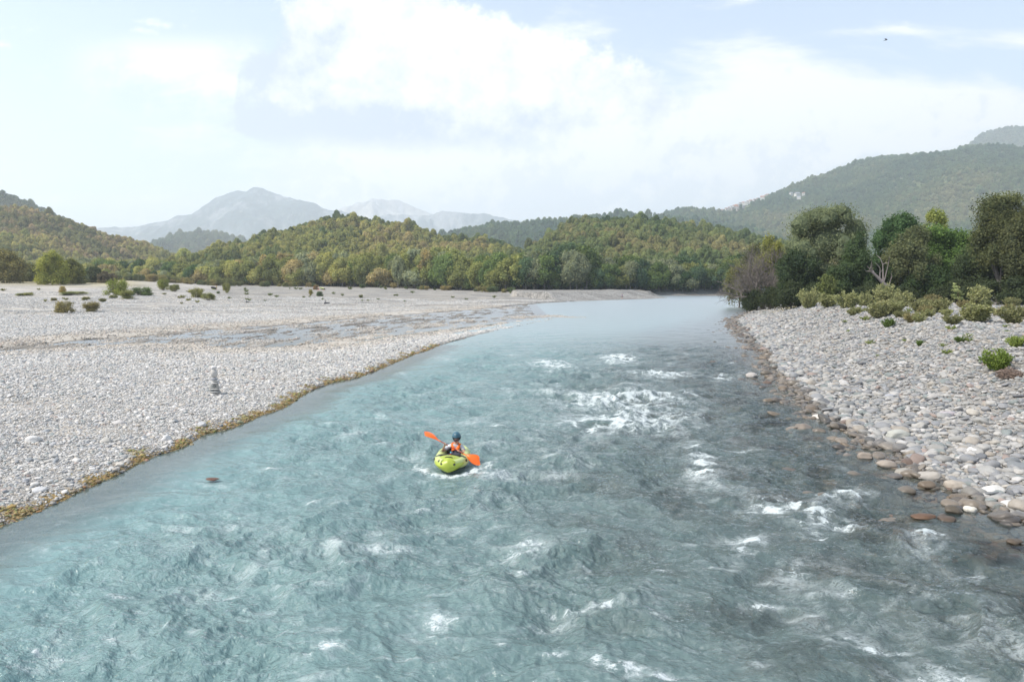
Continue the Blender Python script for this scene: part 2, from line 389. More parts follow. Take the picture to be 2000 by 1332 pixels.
# ------------------------------------------------------------------ water
FOAM = []   # (px, py, half width px, half height px, strength)
for f in [(1205, 778, 105, 13, 1.0), (1255, 795, 60, 8, .5), (1225, 822, 105, 15, 1.0), (1300, 830, 55, 10, .5), (1080, 712, 40, 8, .8), (1205, 702, 30, 8, .9), (1292, 731, 48, 6, .8),
          (1372, 912, 26, 22, .8), (1385, 940, 20, 12, .5), (1525, 985, 38, 13, 1.0), (1655, 966, 40, 10, .8), (1595, 1005, 30, 26, .6), (1452, 1052, 40, 8, .8), (1445, 1080, 22, 14, .7),
          (1552, 1112, 30, 12, .6), (1640, 1030, 36, 3, .8), (868, 1216, 36, 14, .6), (840, 1240, 34, 7, .6), (1140, 1192, 70, 6, .9), (1165, 1300, 12, 16, .8), (1022, 1072, 40, 16, .6), (1215, 1310, 42, 12, .9), (1300, 1318, 50, 5, .7), (664, 1062, 22, 7, .5), (652, 1076, 16, 8, .4), (340, 1034, 26, 8, .55),
          (124, 1255, 18, 9, .5), (108, 1282, 22, 9, .5), (622, 1193, 12, 7, .7), (1825, 1326, 56, 14, 1.0), (1640, 1250, 30, 12, .6), (1720, 1262, 50, 5, .7), (1810, 1060, 30, 20, .5), (410, 944, 22, 3, .5), (500, 1188, 30, 3, .5),
          (1410, 738, 22, 5, .6), (900, 782, 40, 5, .35), (1040, 850, 18, 12, .4), (975, 925, 30, 8, .5), (740, 815, 14, 6, .4), (690, 850, 16, 8, .35), (870, 700, 20, 4, .4), (1010, 770, 30, 7, .3), (1090, 800, 30, 10, .35),
          (760, 935, 20, 5, .3), (960, 870, 30, 8, .35), (1150, 1100, 30, 8, .3), (80, 1080, 24, 10, .4), (1910, 1120, 30, 10, .4), (1860, 1210, 26, 10, .4), (1490, 1175, 30, 6, .5), (1590, 1160, 30, 6, .4)]:
    FOAM.append(f)
_rf = random.Random(17)
for _ in range(150):
    py_ = 690 + 640 * _rf.random() ** 1.15; t_ = (py_ - 690) / 640
    px_ = _rf.uniform(840 - 900 * t_, 1460 + 560 * t_); sc_ = .45 + 1.1 * t_
    FOAM.append((px_, py_, _rf.uniform(9, 30) * sc_, _rf.uniform(1.6, 4.5) * sc_, _rf.uniform(.28, .60)))
KAY = aty(881, 922, 0) if False else None
kb = onz(883, 922, 0)          # bow point on the water
KAYC = np.array([kb[0] - .06, kb[1] + .88])
def water_fields(x, y):
    s, dr, dl, dc = shore(x, y)
    ins = -s
    r = np.hypot(x, y)
    # local roughness
    A = sstep(ins, .2, 3.5) * (0.22 + .78 * sstep(y, 75, 32)) * (1 - .82 * sstep(y + 22 * fbm(x * .05, y * .03, 3, 45), 58, 100))
    A = A * (1 - .93 * sstep(dc - np.minimum(dl, dr), 3, -6) * (y > 30))
    rough = 0.62 + .38 * sstep(fbm(x * .18, y * .14, 3, 41), -.35, .35)
    A = A * rough
    A = A * (1 - .55 * sstep(dl, 5.5, .5) * (y < 60)) * (1 - .35 * sstep(dr, 4.5, .5))
    foam = np.zeros_like(x); lift = np.zeros_like(x)
    for (px, py, a, b, st) in FOAM:
        c = onz(px, py); aw = a * c[1] / F * 1.0
        n1 = onz(px, py - b); n2 = onz(px, py + b); bw = abs(n1[1] - n2[1]) / 2
        dx = (x - c[0] - (y - c[1]) * c[0] / max(c[1], 1)) / aw; dy = (y - c[1]) / bw
        q = dx * dx + dy * dy
        mq = q < 12
        if mq.any():
            q_ = q[mq]
            foam[mq] = np.maximum(foam[mq], st * np.exp(-q_ * .55))
            lift[mq] += st * np.exp(-q_ * .8) * min(bw, .8) * .06 * (b > 9)
    wx = x + .30 * fbm(x * .4, y * .4, 2, 51); wy = y + .30 * fbm(x * .4, y * .4, 2, 55)
    rot = .35; cx = wx * math.cos(rot) + wy * math.sin(rot); cy = -wx * math.sin(rot) + wy * math.cos(rot)
    n1 = pn(cx * .42, cy * .62, 61); n2 = pn(cx * .95 + 3, cy * 1.25, 63); n3 = pn(wx * 2.1 + wy * .6, wy * 2.5, 65); n4 = pn(wx * 4.7, wy * 5.3 - wx, 67); n5 = pn(x * 10, y * 11, 69)
    rd = lambda n: 1 - np.abs(n) * 1.6
    h = .29 * n1 + .14 * (rd(n2) - .55) + .045 * (rd(n3) - .55) + .026 * (rd(n4) - .55)
    micro = np.clip(1 - (r - 30) / 40, 0, 1)
    h = h + .010 * n5 * micro
    crest = (rd(n2) - .62) * 1.2 + (rd(n3) - .62) * .8 + n1 * .9 + (rd(n4) - .6) * .5
    z = h * A * (1 + foam * .2) + lift * (0.8 + .9 * fbm(x * 2.3, y * 2.3, 4, 71) + .5 * rd(n3) * .5)
    patch = sstep(fbm(x * .22, y * .17, 3, 81), -.05, .55) * A
    cen = sstep(dl, 2.5, 7) * sstep(dr, 1., 5)
    f = foam * (.62 + .9 * (fbm(x * 1.6, y * 2.0, 4, 83, .6) + .25 * crest)) * 1.45
    f = np.maximum(f, sstep(crest + fbm(x * 3, y * 3, 3, 85) * .5, 0.9, 1.9) * A * (.45 + .60 * patch) * cen)
    # kayak bow wave: a horseshoe of foam round the bow and two trails
    kx = x - kb[0] + .07; ky = y - kb[1] + .30
    q = np.hypot(kx / .98, (ky - .70) / .98)
    ring = np.exp(-((q - .80) / .20) ** 2) * sstep(ky, 1.5, .4)
    ring = np.maximum(ring, .75 * np.exp(-((np.abs(kx) - .62 - .35 * np.clip(ky, 0, 3)) / .20) ** 2) * sstep(ky, .1, .5) * sstep(ky, 2.4, .9))
    ring = np.maximum(ring, .75 * np.exp(-((ky - .10 + .10 * np.abs(kx)) / .28) ** 2) * sstep(kx, .2, .7) * sstep(kx, 1.9, .8))
    ring = np.maximum(ring, .8 * np.exp(-((ky - .15) / .25) ** 2) * sstep(kx, -.2, -.6) * sstep(kx, -1.3, -.7))
    f = np.maximum(f, ring * (1.2 + 1.1 * fbm(x * 4, y * 4, 4, 87, .6)))
    calm = np.exp(-((kx / .9) ** 2 + ((ky - .6) / 1.5) ** 2) ** 2)
    z = z * (1 - .85 * calm) + ring * .035 * (1 + 1.6 * fbm(x * 5, y * 5, 3, 88)) - .05 * calm
    # murk: how little of the bed shows
    murk = 1 - np.exp(-np.clip(dr, 0, 99) * .11) * .97 - .20 * sstep(fbm(x * .5, y * .6, 3, 95), .0, .5) * sstep(dr, 13, 7)
    murk = np.minimum(murk, 1 - .55 * sstep(dl, 3.2, .0) * (y < 60))
    ch = sstep(dc - np.minimum(dl, dr), 2, -4) * (y > 35) * (x < 6)
    murk = murk * (1 - ch) + ch * .12
    murk = np.clip(murk + sstep(y, 60, 110) * .4 * (1 - ch), 0, 1)
    halo = np.clip(foam * 1.6, 0, 1)
    agit = np.clip(A * (.14 + .70 * patch) * cen * sstep(dr, 1.5, 6.5) * (1 - .6 * sstep(y, 17, 11) * sstep(x, 2, -3)) + halo * .9, 0, 1.2)
    return z, np.clip(f, 0, 1.4), murk, s, A, agit
def water_mat():
    m, t = mat('river_water')
    geo = t.n('ShaderNodeNewGeometry'); x, y, z = t.sep(geo.outputs['Position'])[:3]
    foam = t.attr('foam').outputs['Fac']; murk = t.attr('murk').outputs['Fac']; rg = t.attr('rough').outputs['Fac']
    V = t.xyz(x, y, 0.)
    a1 = t.noise(t.xyz(x, t.m('MULTIPLY', y, 1.25), 0.), 1.7, 5, .62, .5)
    a2 = t.noise(t.xyz(t.m('ADD', x, t.m('MULTIPLY', y, .4)), y, 2.), 6.5, 5, .62, .6)
    a3 = t.noise(V, 22., 3, .6, .3)
    def ridge(sc, dd, off, xa):
        n_ = t.noise(t.xyz(t.m('ADD', t.m('MULTIPLY', x, xa), t.m('MULTIPLY', y, .25)), t.m('MULTIPLY', y, 1.35), off), sc, 3, .55, dd)
        return t.m('SUBTRACT', 1., t.m('ABSOLUTE', t.m('MULTIPLY', t.m('SUBTRACT', n_, .5), 4.)))
    hh = t.m('ADD', t.m('ADD', t.m('MULTIPLY', a1, .16), t.m('MULTIPLY', a2, .075)), t.m('MULTIPLY', a3, .016))
    hh = t.m('ADD', hh, t.m('ADD', t.m('MULTIPLY', ridge(2.6, .7, 31., .75), .050), t.m('MULTIPLY', ridge(7.5, .6, 37., .75), .022)))
    b = t.n('ShaderNodeBump'); b.inputs['Distance'].default_value = 1.0
    t.set(b.inputs['Strength'], t.m('ADD', .015, t.m('MULTIPLY', rg, .75), clamp=True)); t.set(b.inputs['Height'], hh)
    N = b.outputs[0]
    cn = t.noise(V, .35, 4, .6)
    teal = t.mix(cn, (.152, .264, .262), (.215, .335, .330))
    teal = t.mix(t.ss(murk, .95, .55), teal, (.14, .20, .195))
    streak = t.noise(t.xyz(t.m('MULTIPLY', x, 1.), t.m('MULTIPLY', y, 1.5), 5.), 3.2, 8, .72, 1.2)
    teal = t.mix(t.ss(streak, .50, .70, 0, .42), teal, (.46, .54, .55))
    dif = t.n('ShaderNodeBsdfDiffuse'); t.set(dif.inputs[0], teal); t.set(dif.inputs['Normal'], N)
    tr = t.n('ShaderNodeBsdfTransparent'); t.set(tr.inputs[0], (.78, .84, .83, 1))
    ms = t.n('ShaderNodeMixShader'); t.set(ms.inputs[0], murk); t.set(ms.inputs[1], tr.outputs[0]); t.set(ms.inputs[2], dif.outputs[0])
    gl = t.n('ShaderNodeBsdfGlossy'); t.set(gl.inputs['Roughness'], t.ss(t.attr('dist').outputs['Fac'], 22, 85, .10, .34)); t.set(gl.inputs['Normal'], N)
    fr = t.n('ShaderNodeFresnel'); fr.inputs[0].default_value = 1.38; t.set(fr.inputs['Normal'], N)
    m2 = t.n('ShaderNodeMixShader'); t.set(m2.inputs[0], fr.outputs[0]); t.set(m2.inputs[1], ms.outputs[0]); t.set(m2.inputs[2], gl.outputs[0])
    fo = t.n('ShaderNodeBsdfDiffuse'); t.set(fo.inputs[0], t.mix(t.noise(V, 18., 5, .75), (.36, .44, .44), (.72, .74, .74))); t.set(fo.inputs['Normal'], N)
    fn = t.noise(t.xyz(x, t.m('MULTIPLY', y, 1.3), 8.), 7.5, 7, .72, .8)
    fn2 = t.noise(V, 30., 4, .7)
    fm = t.ss(t.m('ADD', t.m('ADD', foam, t.m('MULTIPLY', t.m('SUBTRACT', fn, .5), 2.6)), t.m('MULTIPLY', t.m('SUBTRACT', fn2, .5), 1.2)), .42, 1.0, 0, .93)
    agit = t.attr('agit').outputs['Fac']
    def fil(sc, dd, off, lo):
        n_ = t.noise(t.xyz(x, t.m('MULTIPLY', y, 1.5), off), sc, 7, .68, dd)
        return t.ss(t.m('SUBTRACT', 1., t.m('ABSOLUTE', t.m('MULTIPLY', t.m('SUBTRACT', n_, .5), 5.))), lo, 1.)
    big_ = t.ss(t.noise(t.xyz(x, t.m('MULTIPLY', y, 1.2), 11.), .9, 5, .65, .5), .44, .66)
    fl_ = t.m('MAXIMUM', t.m('MULTIPLY', fil(1.5, 1.6, 4., .62), .75), t.m('MULTIPLY', fil(4.2, 1.2, 6., .58), .60))
    fl_ = t.m('MULTIPLY', t.m('MULTIPLY', fl_, big_), agit, clamp=True)
    fm = t.m('MULTIPLY', fm, t.ss(foam, .02, .2))
    veil = t.m('MULTIPLY', t.ss(foam, .0, .5), t.ss(t.noise(t.xyz(x, t.m('MULTIPLY', y, 1.4), 3.), 2.8, 6, .7, 1.), .40, .66, 0, .42))
    fm = t.m('MAXIMUM', t.m('MAXIMUM', fm, veil), fl_)
    m3 = t.n('ShaderNodeMixShader'); t.set(m3.inputs[0], fm); t.set(m3.inputs[1], m2.outputs[0]); t.set(m3.inputs[2], fo.outputs[0])
    out(t, m3.outputs[0]); return m
def build_water():
    th = np.radians(np.concatenate([np.linspace(-60, -42, 60)[:-1], np.linspace(-42, 42, 900), np.linspace(42, 60, 60)[1:]]))
    r = np.geomspace(5.0, 300, 1300)
    RR, TH = np.meshgrid(r, th, indexing='ij')
    x = RR * np.sin(TH); y = RR * np.cos(TH)
    z, f, mk, s, A, ag = water_fields(x, y)
    keep = (s < 3.0)
    Fq = gridfaces(*x.shape)
    kf = keep.ravel()[Fq].any(1); Fq = Fq[kf]
    idx = np.unique(Fq); rm = np.full(x.size, -1, np.int64); rm[idx] = np.arange(len(idx)); Fq = rm[Fq]
    V = np.stack([x, y, z], -1).reshape(-1, 3)[idx]
    me = mesh_np('water', V, Fq, [water_mat()], attrs=dict(foam=f.ravel()[idx], murk=mk.ravel()[idx], rough=A.ravel()[idx], agit=ag.ravel()[idx], dist=np.hypot(V[:, 0], V[:, 1])))
    o = link('water', me); tag(o, kind='structure')
build_water()

# ------------------------------------------------------------------ haze
def build_haze():
    m, t = mat('haze')
    v = t.n('ShaderNodeVolumePrincipled'); v.inputs['Density'].default_value = HAZE; v.inputs['Color'].default_value = (.84, .915, .995, 1)
    v.inputs['Anisotropy'].default_value = .25
    out(t, None, v.outputs[0])
    x0, x1, y0, y1, z0, z1 = -9000, 9000, -300, 10300, -3, 1150
    V = [(x, y, z) for x in (x0, x1) for y in (y0, y1) for z in (z0, z1)]
    Fq = [(0, 1, 3, 2), (4, 6, 7, 5), (0, 4, 5, 1), (2, 3, 7, 6), (0, 2, 6, 4), (1, 5, 7, 3)]
    o = link('haze', mesh_np('haze', V, np.array(Fq), [m], smooth=False)); tag(o, kind='stuff')
HAZE = 1.75e-4
# ------------------------------------------------------------------ stones
def ico(sub):
    bm = bmesh.new(); bmesh.ops.create_icosphere(bm, subdivisions=sub, radius=.5)
    V = np.array([v.co[:] for v in bm.verts]); Fq = np.array([[v.index for v in f.verts] for f in bm.faces]); bm.free()
    return V, Fq
def n3(V, sc, seed):
    return (pn(V[:, 0] * sc + seed, V[:, 1] * sc, seed) + pn(V[:, 1] * sc, V[:, 2] * sc + seed, seed + 1) + pn(V[:, 2] * sc, V[:, 0] * sc - seed, seed + 2)) / 2
def rock_mesh(name, sub, seed, m, rough=.22, square=0., flat=1.):
    V, Fq = ico(sub)
    rr = np.random.default_rng(seed)
    for k in range(5):        # flatten a few random faces so that it is no ball
        d = rr.normal(size=3); d /= np.linalg.norm(d); lim = rr.uniform(.33, .45)
        p = V @ d; V = V - np.outer(np.maximum(p - lim, 0) * .85, d)
    V = V * (1 + rough * n3(V, 2.2, seed) + rough * .25 * n3(V, 6, seed + 9))[:, None]
    V[:, 2] *= flat
    return mesh_np(name, V, Fq, [m])
def gn_scatter(name, pts, attrs, sources, material, kind='stuff'):
    """points with rotation, size and colour; instances of the real objects in sources"""
    me = mesh_np(name, pts, [], attrs=attrs)
    o = link(name, me)
    if kind: o['kind'] = kind
    ng = bpy.data.node_groups.new(name + '_scatter', 'GeometryNodeTree')
    ng.interface.new_socket('Geometry', in_out='INPUT', socket_type='NodeSocketGeometry')
    ng.interface.new_socket('Geometry', in_out='OUTPUT', socket_type='NodeSocketGeometry')
    N = ng.nodes; Lk = ng.links
    gi = N.new('NodeGroupInput'); go = N.new('NodeGroupOutput')
    j = N.new('GeometryNodeJoinGeometry')
    for s_ in sources:
        oi = N.new('GeometryNodeObjectInfo'); oi.inputs[0].default_value = s_; oi.transform_space = 'ORIGINAL'
        g2 = N.new('GeometryNodeGeometryToInstance'); Lk.new(oi.outputs['Geometry'], g2.inputs[0]); Lk.new(g2.outputs[0], j.inputs[0])
    iop = N.new('GeometryNodeInstanceOnPoints')
    Lk.new(gi.outputs[0], iop.inputs['Points'])
    Lk.new(j.outputs[0], iop.inputs['Instance']); iop.inputs['Pick Instance'].default_value = True
    def na(nm, ty):
        a = N.new('GeometryNodeInputNamedAttribute'); a.data_type = ty; a.inputs['Name'].default_value = nm
        return a.outputs['Attribute']
    Lk.new(na('pick', 'INT'), iop.inputs['Instance Index'])
    Lk.new(na('rot', 'FLOAT_VECTOR'), iop.inputs['Rotation'])
    Lk.new(na('size', 'FLOAT_VECTOR'), iop.inputs['Scale'])
    sm = N.new('GeometryNodeSetMaterial'); sm.inputs['Material'].default_value = material
    Lk.new(iop.outputs[0], sm.inputs[0]); Lk.new(sm.outputs[0], go.inputs[0])
    md = o.modifiers.new('scatter', 'NODES'); md.node_group = ng
    at = me.attributes.new('pick', 'INT', 'POINT')
    at.data.foreach_set('value', RNG.integers(0, len(sources), len(pts)).astype(np.int32))
    return o
PAL = np.array([(.47, .47, .46), (.56, .55, .53), (.66, .65, .64), (.38, .39, .41), (.30, .32, .34), (.50, .46, .41), (.22, .23, .25), (.44, .36, .33), (.33, .37, .37), (.60, .57, .52)])
PAL = PAL * np.array([.815, .80, .775])
PALN = ['grey', 'pale grey', 'whitish', 'blue grey', 'dark grey', 'buff', 'charcoal', 'reddish', 'greenish grey', 'cream']
PW_L = np.array([.22, .24, .16, .10, .07, .07, .02, .02, .04, .06]); PW_R = np.array([.24, .16, .10, .16, .10, .08, .05, .03, .06, .02])
ROCKS = [rock_mesh('cobble', 3, 100 + i, STONE, rough=.16 + .05 * (i % 3)) for i in range(8)]
def stones():
    P_, S_ = [], []
    rng = np.random.default_rng(11)
    for (r0, r1) in [(8, 15), (15, 24), (24, 36), (36, 52), (52, 75), (75, 115), (115, 200)]:
        for side in (0, 1):
            med = .045 if side == 0 else .115
            smin = max(.032, (.0022 if side else .0015) * r0)
            m_ = max(med, smin * 1.15); sg = .52 if side == 0 else .5
            dens = 1.1 / (math.pi / 4 * m_ ** 2 * math.exp(2 * sg ** 2))
            if side == 0: x0, x1 = -.96 * r1, min(2 + r1 * .1, 12)
            else: x0, x1 = 2, .96 * r1
            y0, y1 = r0 * .62, r1
            n = int((x1 - x0) * (y1 - y0) * dens)
            x = rng.uniform(x0, x1, n); y = rng.uniform(y0, y1, n)
            r = np.hypot(x, y); k = (r >= r0) & (r < r1) & (np.abs(x / y) < .95); x, y = x[k], y[k]
            z, s, dr, dl, dc = ground_all(x, y)
            rt = (dr < np.minimum(dl, dc) + 2) & (x > 0)
            k = (rt == bool(side)) & ((s > (-5.0 if side else -1.2)) | (dc < np.minimum(dl, dr))) 
            inw = np.where((dc < np.minimum(dl, dr)), np.clip(.52 + 1.3 * fbm(x * .3, y * .12, 3, 60), .05, 1.), np.where(side, np.exp(s / 2.6) * .60, np.exp(s / .35) * .4))
            k &= (s > 0) | (rng.random(len(x)) < inw)
            if r0 > 100: k &= rng.random(len(x)) < np.clip(.28 + .9 * fbm(x * .06, y * .15, 4, 66), 0, .8)
            if side == 0 or r0 > 100:      # silty strip with few stones
                silt = sstep(dc, 9, 2) * sstep(fbm(x * .2, y * .3, 3, 23), -.5, .05) * sstep(dl, 5, 9) * (y > 25)
                k &= rng.random(len(x)) > silt * .88
                k &= rng.random(len(x)) > .35 * sstep(fbm(x * .12, y * .25, 4, 21), .12, .42)
            x, y, z, s = x[k], y[k], z[k], s[k]
            sz = np.clip(np.exp(rng.normal(math.log(m_), sg, len(x))), smin, .42 if side else .24)
            if side: sz *= 1 + .75 * np.exp(-np.maximum(s, 0) / 2.5)
            P_.append(np.stack([x, y, z, s, np.full(len(x), side), dc[k]], -1)); S_.append(sz)
    P_ = np.concatenate(P_); S_ = np.concatenate(S_)
    n = len(P_); side = P_[:, 4]
    fl = rng.uniform(.28, .66, n); el = rng.uniform(.62, 1., n)
    size = np.stack([S_, S_ * el, S_ * fl], -1)
    rot = np.stack([rng.normal(0, .22, n), rng.normal(0, .22, n), rng.uniform(0, 6.28, n)], -1)
    ci = np.where(side < .5, rng.choice(10, n, p=PW_L), rng.choice(10, n, p=PW_R))
    col = PAL[ci] * rng.uniform(.88, 1.10, (n, 1)) * np.where(side < .5, 1.20, .80)[:, None]  # sunlit left, cloud-shaded right: the difference is put into the stone colours
    s = P_[:, 3]
    alg = (side < .5) * sstep(s + rng.normal(0, .15, n) + .9 * fbm(P_[:, 0] * .9, P_[:, 1] * .9, 3, 90), .5, .1) * (P_[:, 1] < 60) * sstep(P_[:, 5], 3, 7)
    ac = np.stack([rng.uniform(.24, .38, n), rng.uniform(.20, .29, n), rng.uniform(.07, .16, n)], -1)
    col = col * (1 - alg[:, None]) + ac * alg[:, None]
    wet = sstep(s, .25, -.05) * (1 - .5 * alg) * np.where((side < .5) & (P_[:, 5] < 7), .22, 1.)
    brown = (sstep(s, .3, -.3) * (side > .5))[:, None] * .38
    col = col * (1 - brown) + col * np.array([.9, .72, .55]) * brown
    P_[:, 2] = np.where((P_[:, 5] < 6) & (side < .5) & (P_[:, 1] > 30) & (s < 0), np.maximum(P_[:, 2], -.12 * S_), P_[:, 2])
    tn = (sstep(P_[:, 1], 38, 60) * (side < .5) * sstep(P_[:, 5], 9, 2))[:, None] * .55
    col = col * (1 - tn) + col * np.array([.92, .80, .66]) * tn
    top = P_[:, 2] + size[:, 2] * .75
    pos = P_[:, :3].copy(); pos[:, 2] += size[:, 2] * .22
    # the 300 that show largest become objects of their own
    u, v = topix(pos[:, 0], pos[:, 1], pos[:, 2])
    vis = (u > 5) & (u < 1995) & (v < 1328) & (top > .03)
    score = np.where(vis, S_ / np.hypot(pos[:, 0], pos[:, 1]), 0)
    order = np.argsort(-score); big = order[:300 - N_HAND]
    rest = np.ones(n, bool); rest[big] = False
    cobs = []
    for k, i in enumerate(big):
        o = link('cobble', ROCKS[k % 8], loc=pos[i], rot=rot[i], sc=size[i])
        o.color = (*col[i], 1 - wet[i])
        bank = 'left' if side[i] < .5 else 'right'
        c = 'ochre' if alg[i] > .5 else PALN[ci[i]]
        where = f'standing in the shallow water along the {bank} bank' if s[i] < 0 else (f'at the wet edge of the {bank} gravel bank' if s[i] < .8 else f'lying among smaller stones on the {bank} gravel bank')
        tag(o, f'{c} river cobble {where}', 'stone', f'larger cobbles on the {bank} bank'); cobs.append(o)
    print('stones', n)
    gn_scatter('gravel', pos[rest], dict(rot=rot[rest], size=size[rest], col=col[rest], wet=wet[rest]), cobs[:8], STONE_I)
N_HAND = 26
def hand_stones():
    # single stones that can be told apart in the photo: px, py(base), width px, height px, colour, wet, label
    L = [(1762, 858, 44, 22, (.40, .40, .36), .0, 'large flat-topped wedge-shaped grey boulder at the waterline of the right bank'),
         (1693, 896, 32, 15, (.36, .31, .26), .45, 'rounded brown-grey boulder standing in the water, leftmost of three in a row'),
         (1738, 913, 34, 17, (.38, .33, .28), .35, 'humped boulder in the shallows, middle of three in a row'),
         (1770, 928, 38, 16, (.36, .34, .30), .4, 'low domed boulder in the shallows, rightmost of three in a row'),
         (1602, 818, 26, 10, (.52, .49, .45), .0, 'pale oval stone alone in the shallows upstream of the wedge boulder'),
         (1471, 737, 24, 12, (.42, .39, .36), .1, 'round grey boulder at the end of a line of stones reaching into the river'),
         (1870, 1003, 38, 17, (.15, .13, .10), .8, 'dark wet rock in the shallows beside a white egg-shaped stone'),
         (1899, 1000, 24, 14, (.60, .57, .50), .0, 'white egg-shaped stone beside a dark wet rock in the shallows'),
         (1810, 1014, 42, 10, (.20, .12, .075), .8, 'long low rust-brown rock just breaking the water with foam at its tip'),
         (1856, 1020, 38, 12, (.16, .12, .09), .8, 'dark brown wet rock in front of the white egg-shaped stone'),
         (1987, 1062, 28, 10, (.15, .12, .09), .7, 'dark wet rock cut by the right edge of the picture'),
         (1820, 938, 44, 20, (.40, .37, .33), .1, 'broad grey-brown boulder with a smaller one leaning on it at the right waterline'),
         (1950, 968, 40, 20, (.62, .60, .56), .0, 'big whitish rounded boulder at the lower right waterline'),
         (1985, 998, 44, 18, (.55, .54, .52), .1, 'low pale boulder at the right picture edge by the water'),
         (1872, 957, 36, 20, (.42, .37, .31), .2, 'tan egg-shaped boulder beside the lower right waterline'),
         (1910, 888, 30, 16, (.58, .57, .56), .0, 'whitish round boulder on the right gravel bank above the dark shallows'),
         (1740, 778, 20, 10, (.34, .35, .38), .0, 'bluish grey stone high on the right gravel slope'),
         (1855, 815, 34, 14, (.40, .36, .37), .0, 'purplish grey boulder in the middle of the right gravel bank'),
         (1668, 853, 14, 5, (.30, .27, .22), .5, 'flat brown stone alone in the water left of the wedge boulder'),
         (60, 865, 28, 15, (.56, .55, .53), .0, 'large pale rounded stone near the left picture edge'),
         (204, 865, 20, 13, (.48, .46, .42), .0, 'oval tan-grey stone in the middle of the left gravel bar'),
         (322, 863, 20, 16, (.58, .57, .56), .0, 'tall rounded pale stone near the left waterline'),
         (228, 831, 24, 13, (.48, .46, .44), .0, 'long grey cobble in the middle of the left gravel bar'),
         (72, 963, 26, 13, (.54, .54, .54), .0, 'whitish oval cobble close to the left waterline'),
         (412, 938, 24, 3.5, (.22, .11, .07), .8, 'reddish rock just under the surface with a curl of foam, off the left bar'),
         (391, 835, 17, 13, (.50, .50, .50), .0, 'round grey stone in front of the cairn')]
    assert len(L) == N_HAND
    for k, (px, py, wp, hp, c, wet, lab) in enumerate(L):
        g = hit(px, py)
        if g[2] < 0: g = np.array([*onz(px, py), 0.])
        d = g[1]; wm = wp * d / F; hm = hp * d / F * (1.0)
        me = rock_mesh('boulder', 4, 300 + k, STONE, rough=.2)
        o = link('boulder', me, loc=(g[0], g[1] + wm * .3, max(g[2], 0) + hm * .18), rot=(random.uniform(-.1, .1), random.uniform(-.1, .1), random.uniform(-.3, .3)), sc=(wm * 1.08, wm * .8, hm * 1.15))
        o.color = (*c, 1 - wet); tag(o, lab, 'stone')
    # wedge boulder gets its flat slanted top
hand_stones()
stones()

# cairn: every stone in it can be lifted off
def cairn():
    g = hit(417, 771)
    d = g[1]; u = d / F
    cs = [  # from the top: dx px, py centre, w px, h px, colour, label
        (-1, 718.5, 11, 6, (.60, .59, .58), 'small round white stone on the very top of the cairn'),
        (0, 728.5, 13, 15, (.52, .50, .47), 'upright pale egg-shaped stone second from the top of the cairn'),
        (0, 740.5, 13, 5.5, (.34, .35, .37), 'blue-grey block under the egg-shaped stone of the cairn'),
        (3, 744.5, 13, 3, (.42, .42, .40), 'thin grey slab fourth from the top of the cairn'),
        (2, 748, 16, 3.6, (.56, .55, .53), 'pale flat slab jutting right, fifth from the top of the cairn'),
        (-1, 751.2, 17, 3, (.36, .36, .35), 'dark thin slab in the middle of the cairn'),
        (-2, 755, 16, 4.5, (.46, .46, .43), 'thick rounded slab on the left side of the cairn'),
        (7, 755.5, 8, 4.5, (.44, .42, .38), 'small wedge stone filling the right side of the cairn'),
        (2, 759.2, 21, 3, (.50, .49, .46), 'long pale slab fourth from the bottom of the cairn'),
        (-4, 762.3, 13, 3.2, (.44, .45, .44), 'short grey slab third from the bottom of the cairn, left side'),
        (5, 762.3, 13, 3.2, (.52, .51, .48), 'short pale slab third from the bottom of the cairn, right side'),
        (2, 765, 22, 3, (.38, .38, .37), 'darker slab second from the bottom of the cairn'),
        (1, 769, 25, 5, (.55, .53, .49), 'broad thick base slab at the bottom of the cairn')]
    for k, (dx, py, wp, hp, c, lab) in enumerate(cs):
        p = aty(418 + dx, py, d)
        me = rock_mesh('cairn_stone', 3, 500 + k, STONE, rough=.12)
        o = link('cairn_stone', me, loc=(p[0], p[1], p[2]), rot=(random.uniform(-.05, .05), random.uniform(-.06, .06), random.uniform(-.25, .25)), sc=(wp * u * 1.1, wp * u * (.85 if wp > 12 else .8), hp * u * 1.22))
        o.color = (*[q * 1.0 for q in c], 1); tag(o, lab, 'stone', 'stones piled up in the cairn')
cairn()
# ------------------------------------------------------------------ foliage
def leaf_mat(name, inst, trans=.30):
    m, t = mat(name)
    if inst: col = t.attr('col', 'INSTANCER').outputs['Color']
    else: col = t.n('ShaderNodeObjectInfo').outputs['Color']
    lv = t.attr('lv').outputs['Fac']; lh = t.attr('lh').outputs['Fac']
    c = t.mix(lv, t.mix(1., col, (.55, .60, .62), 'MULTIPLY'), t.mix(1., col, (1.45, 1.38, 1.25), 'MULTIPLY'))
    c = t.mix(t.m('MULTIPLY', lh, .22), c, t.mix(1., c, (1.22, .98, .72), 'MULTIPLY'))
    a = t.n('ShaderNodeBsdfDiffuse'); t.set(a.inputs[0], c)
    b = t.n('ShaderNodeBsdfTranslucent'); t.set(b.inputs[0], t.mix(1., c, (1.1, 1.15, .7), 'MULTIPLY'))
    ms = t.n('ShaderNodeMixShader'); ms.inputs[0].default_value = trans; t.set(ms.inputs[1], a.outputs[0]); t.set(ms.inputs[2], b.outputs[0])
    out(t, ms.outputs[0]); return m
LEAF = leaf_mat('foliage', False); LEAF_I = leaf_mat('forest_foliage', True, .18)
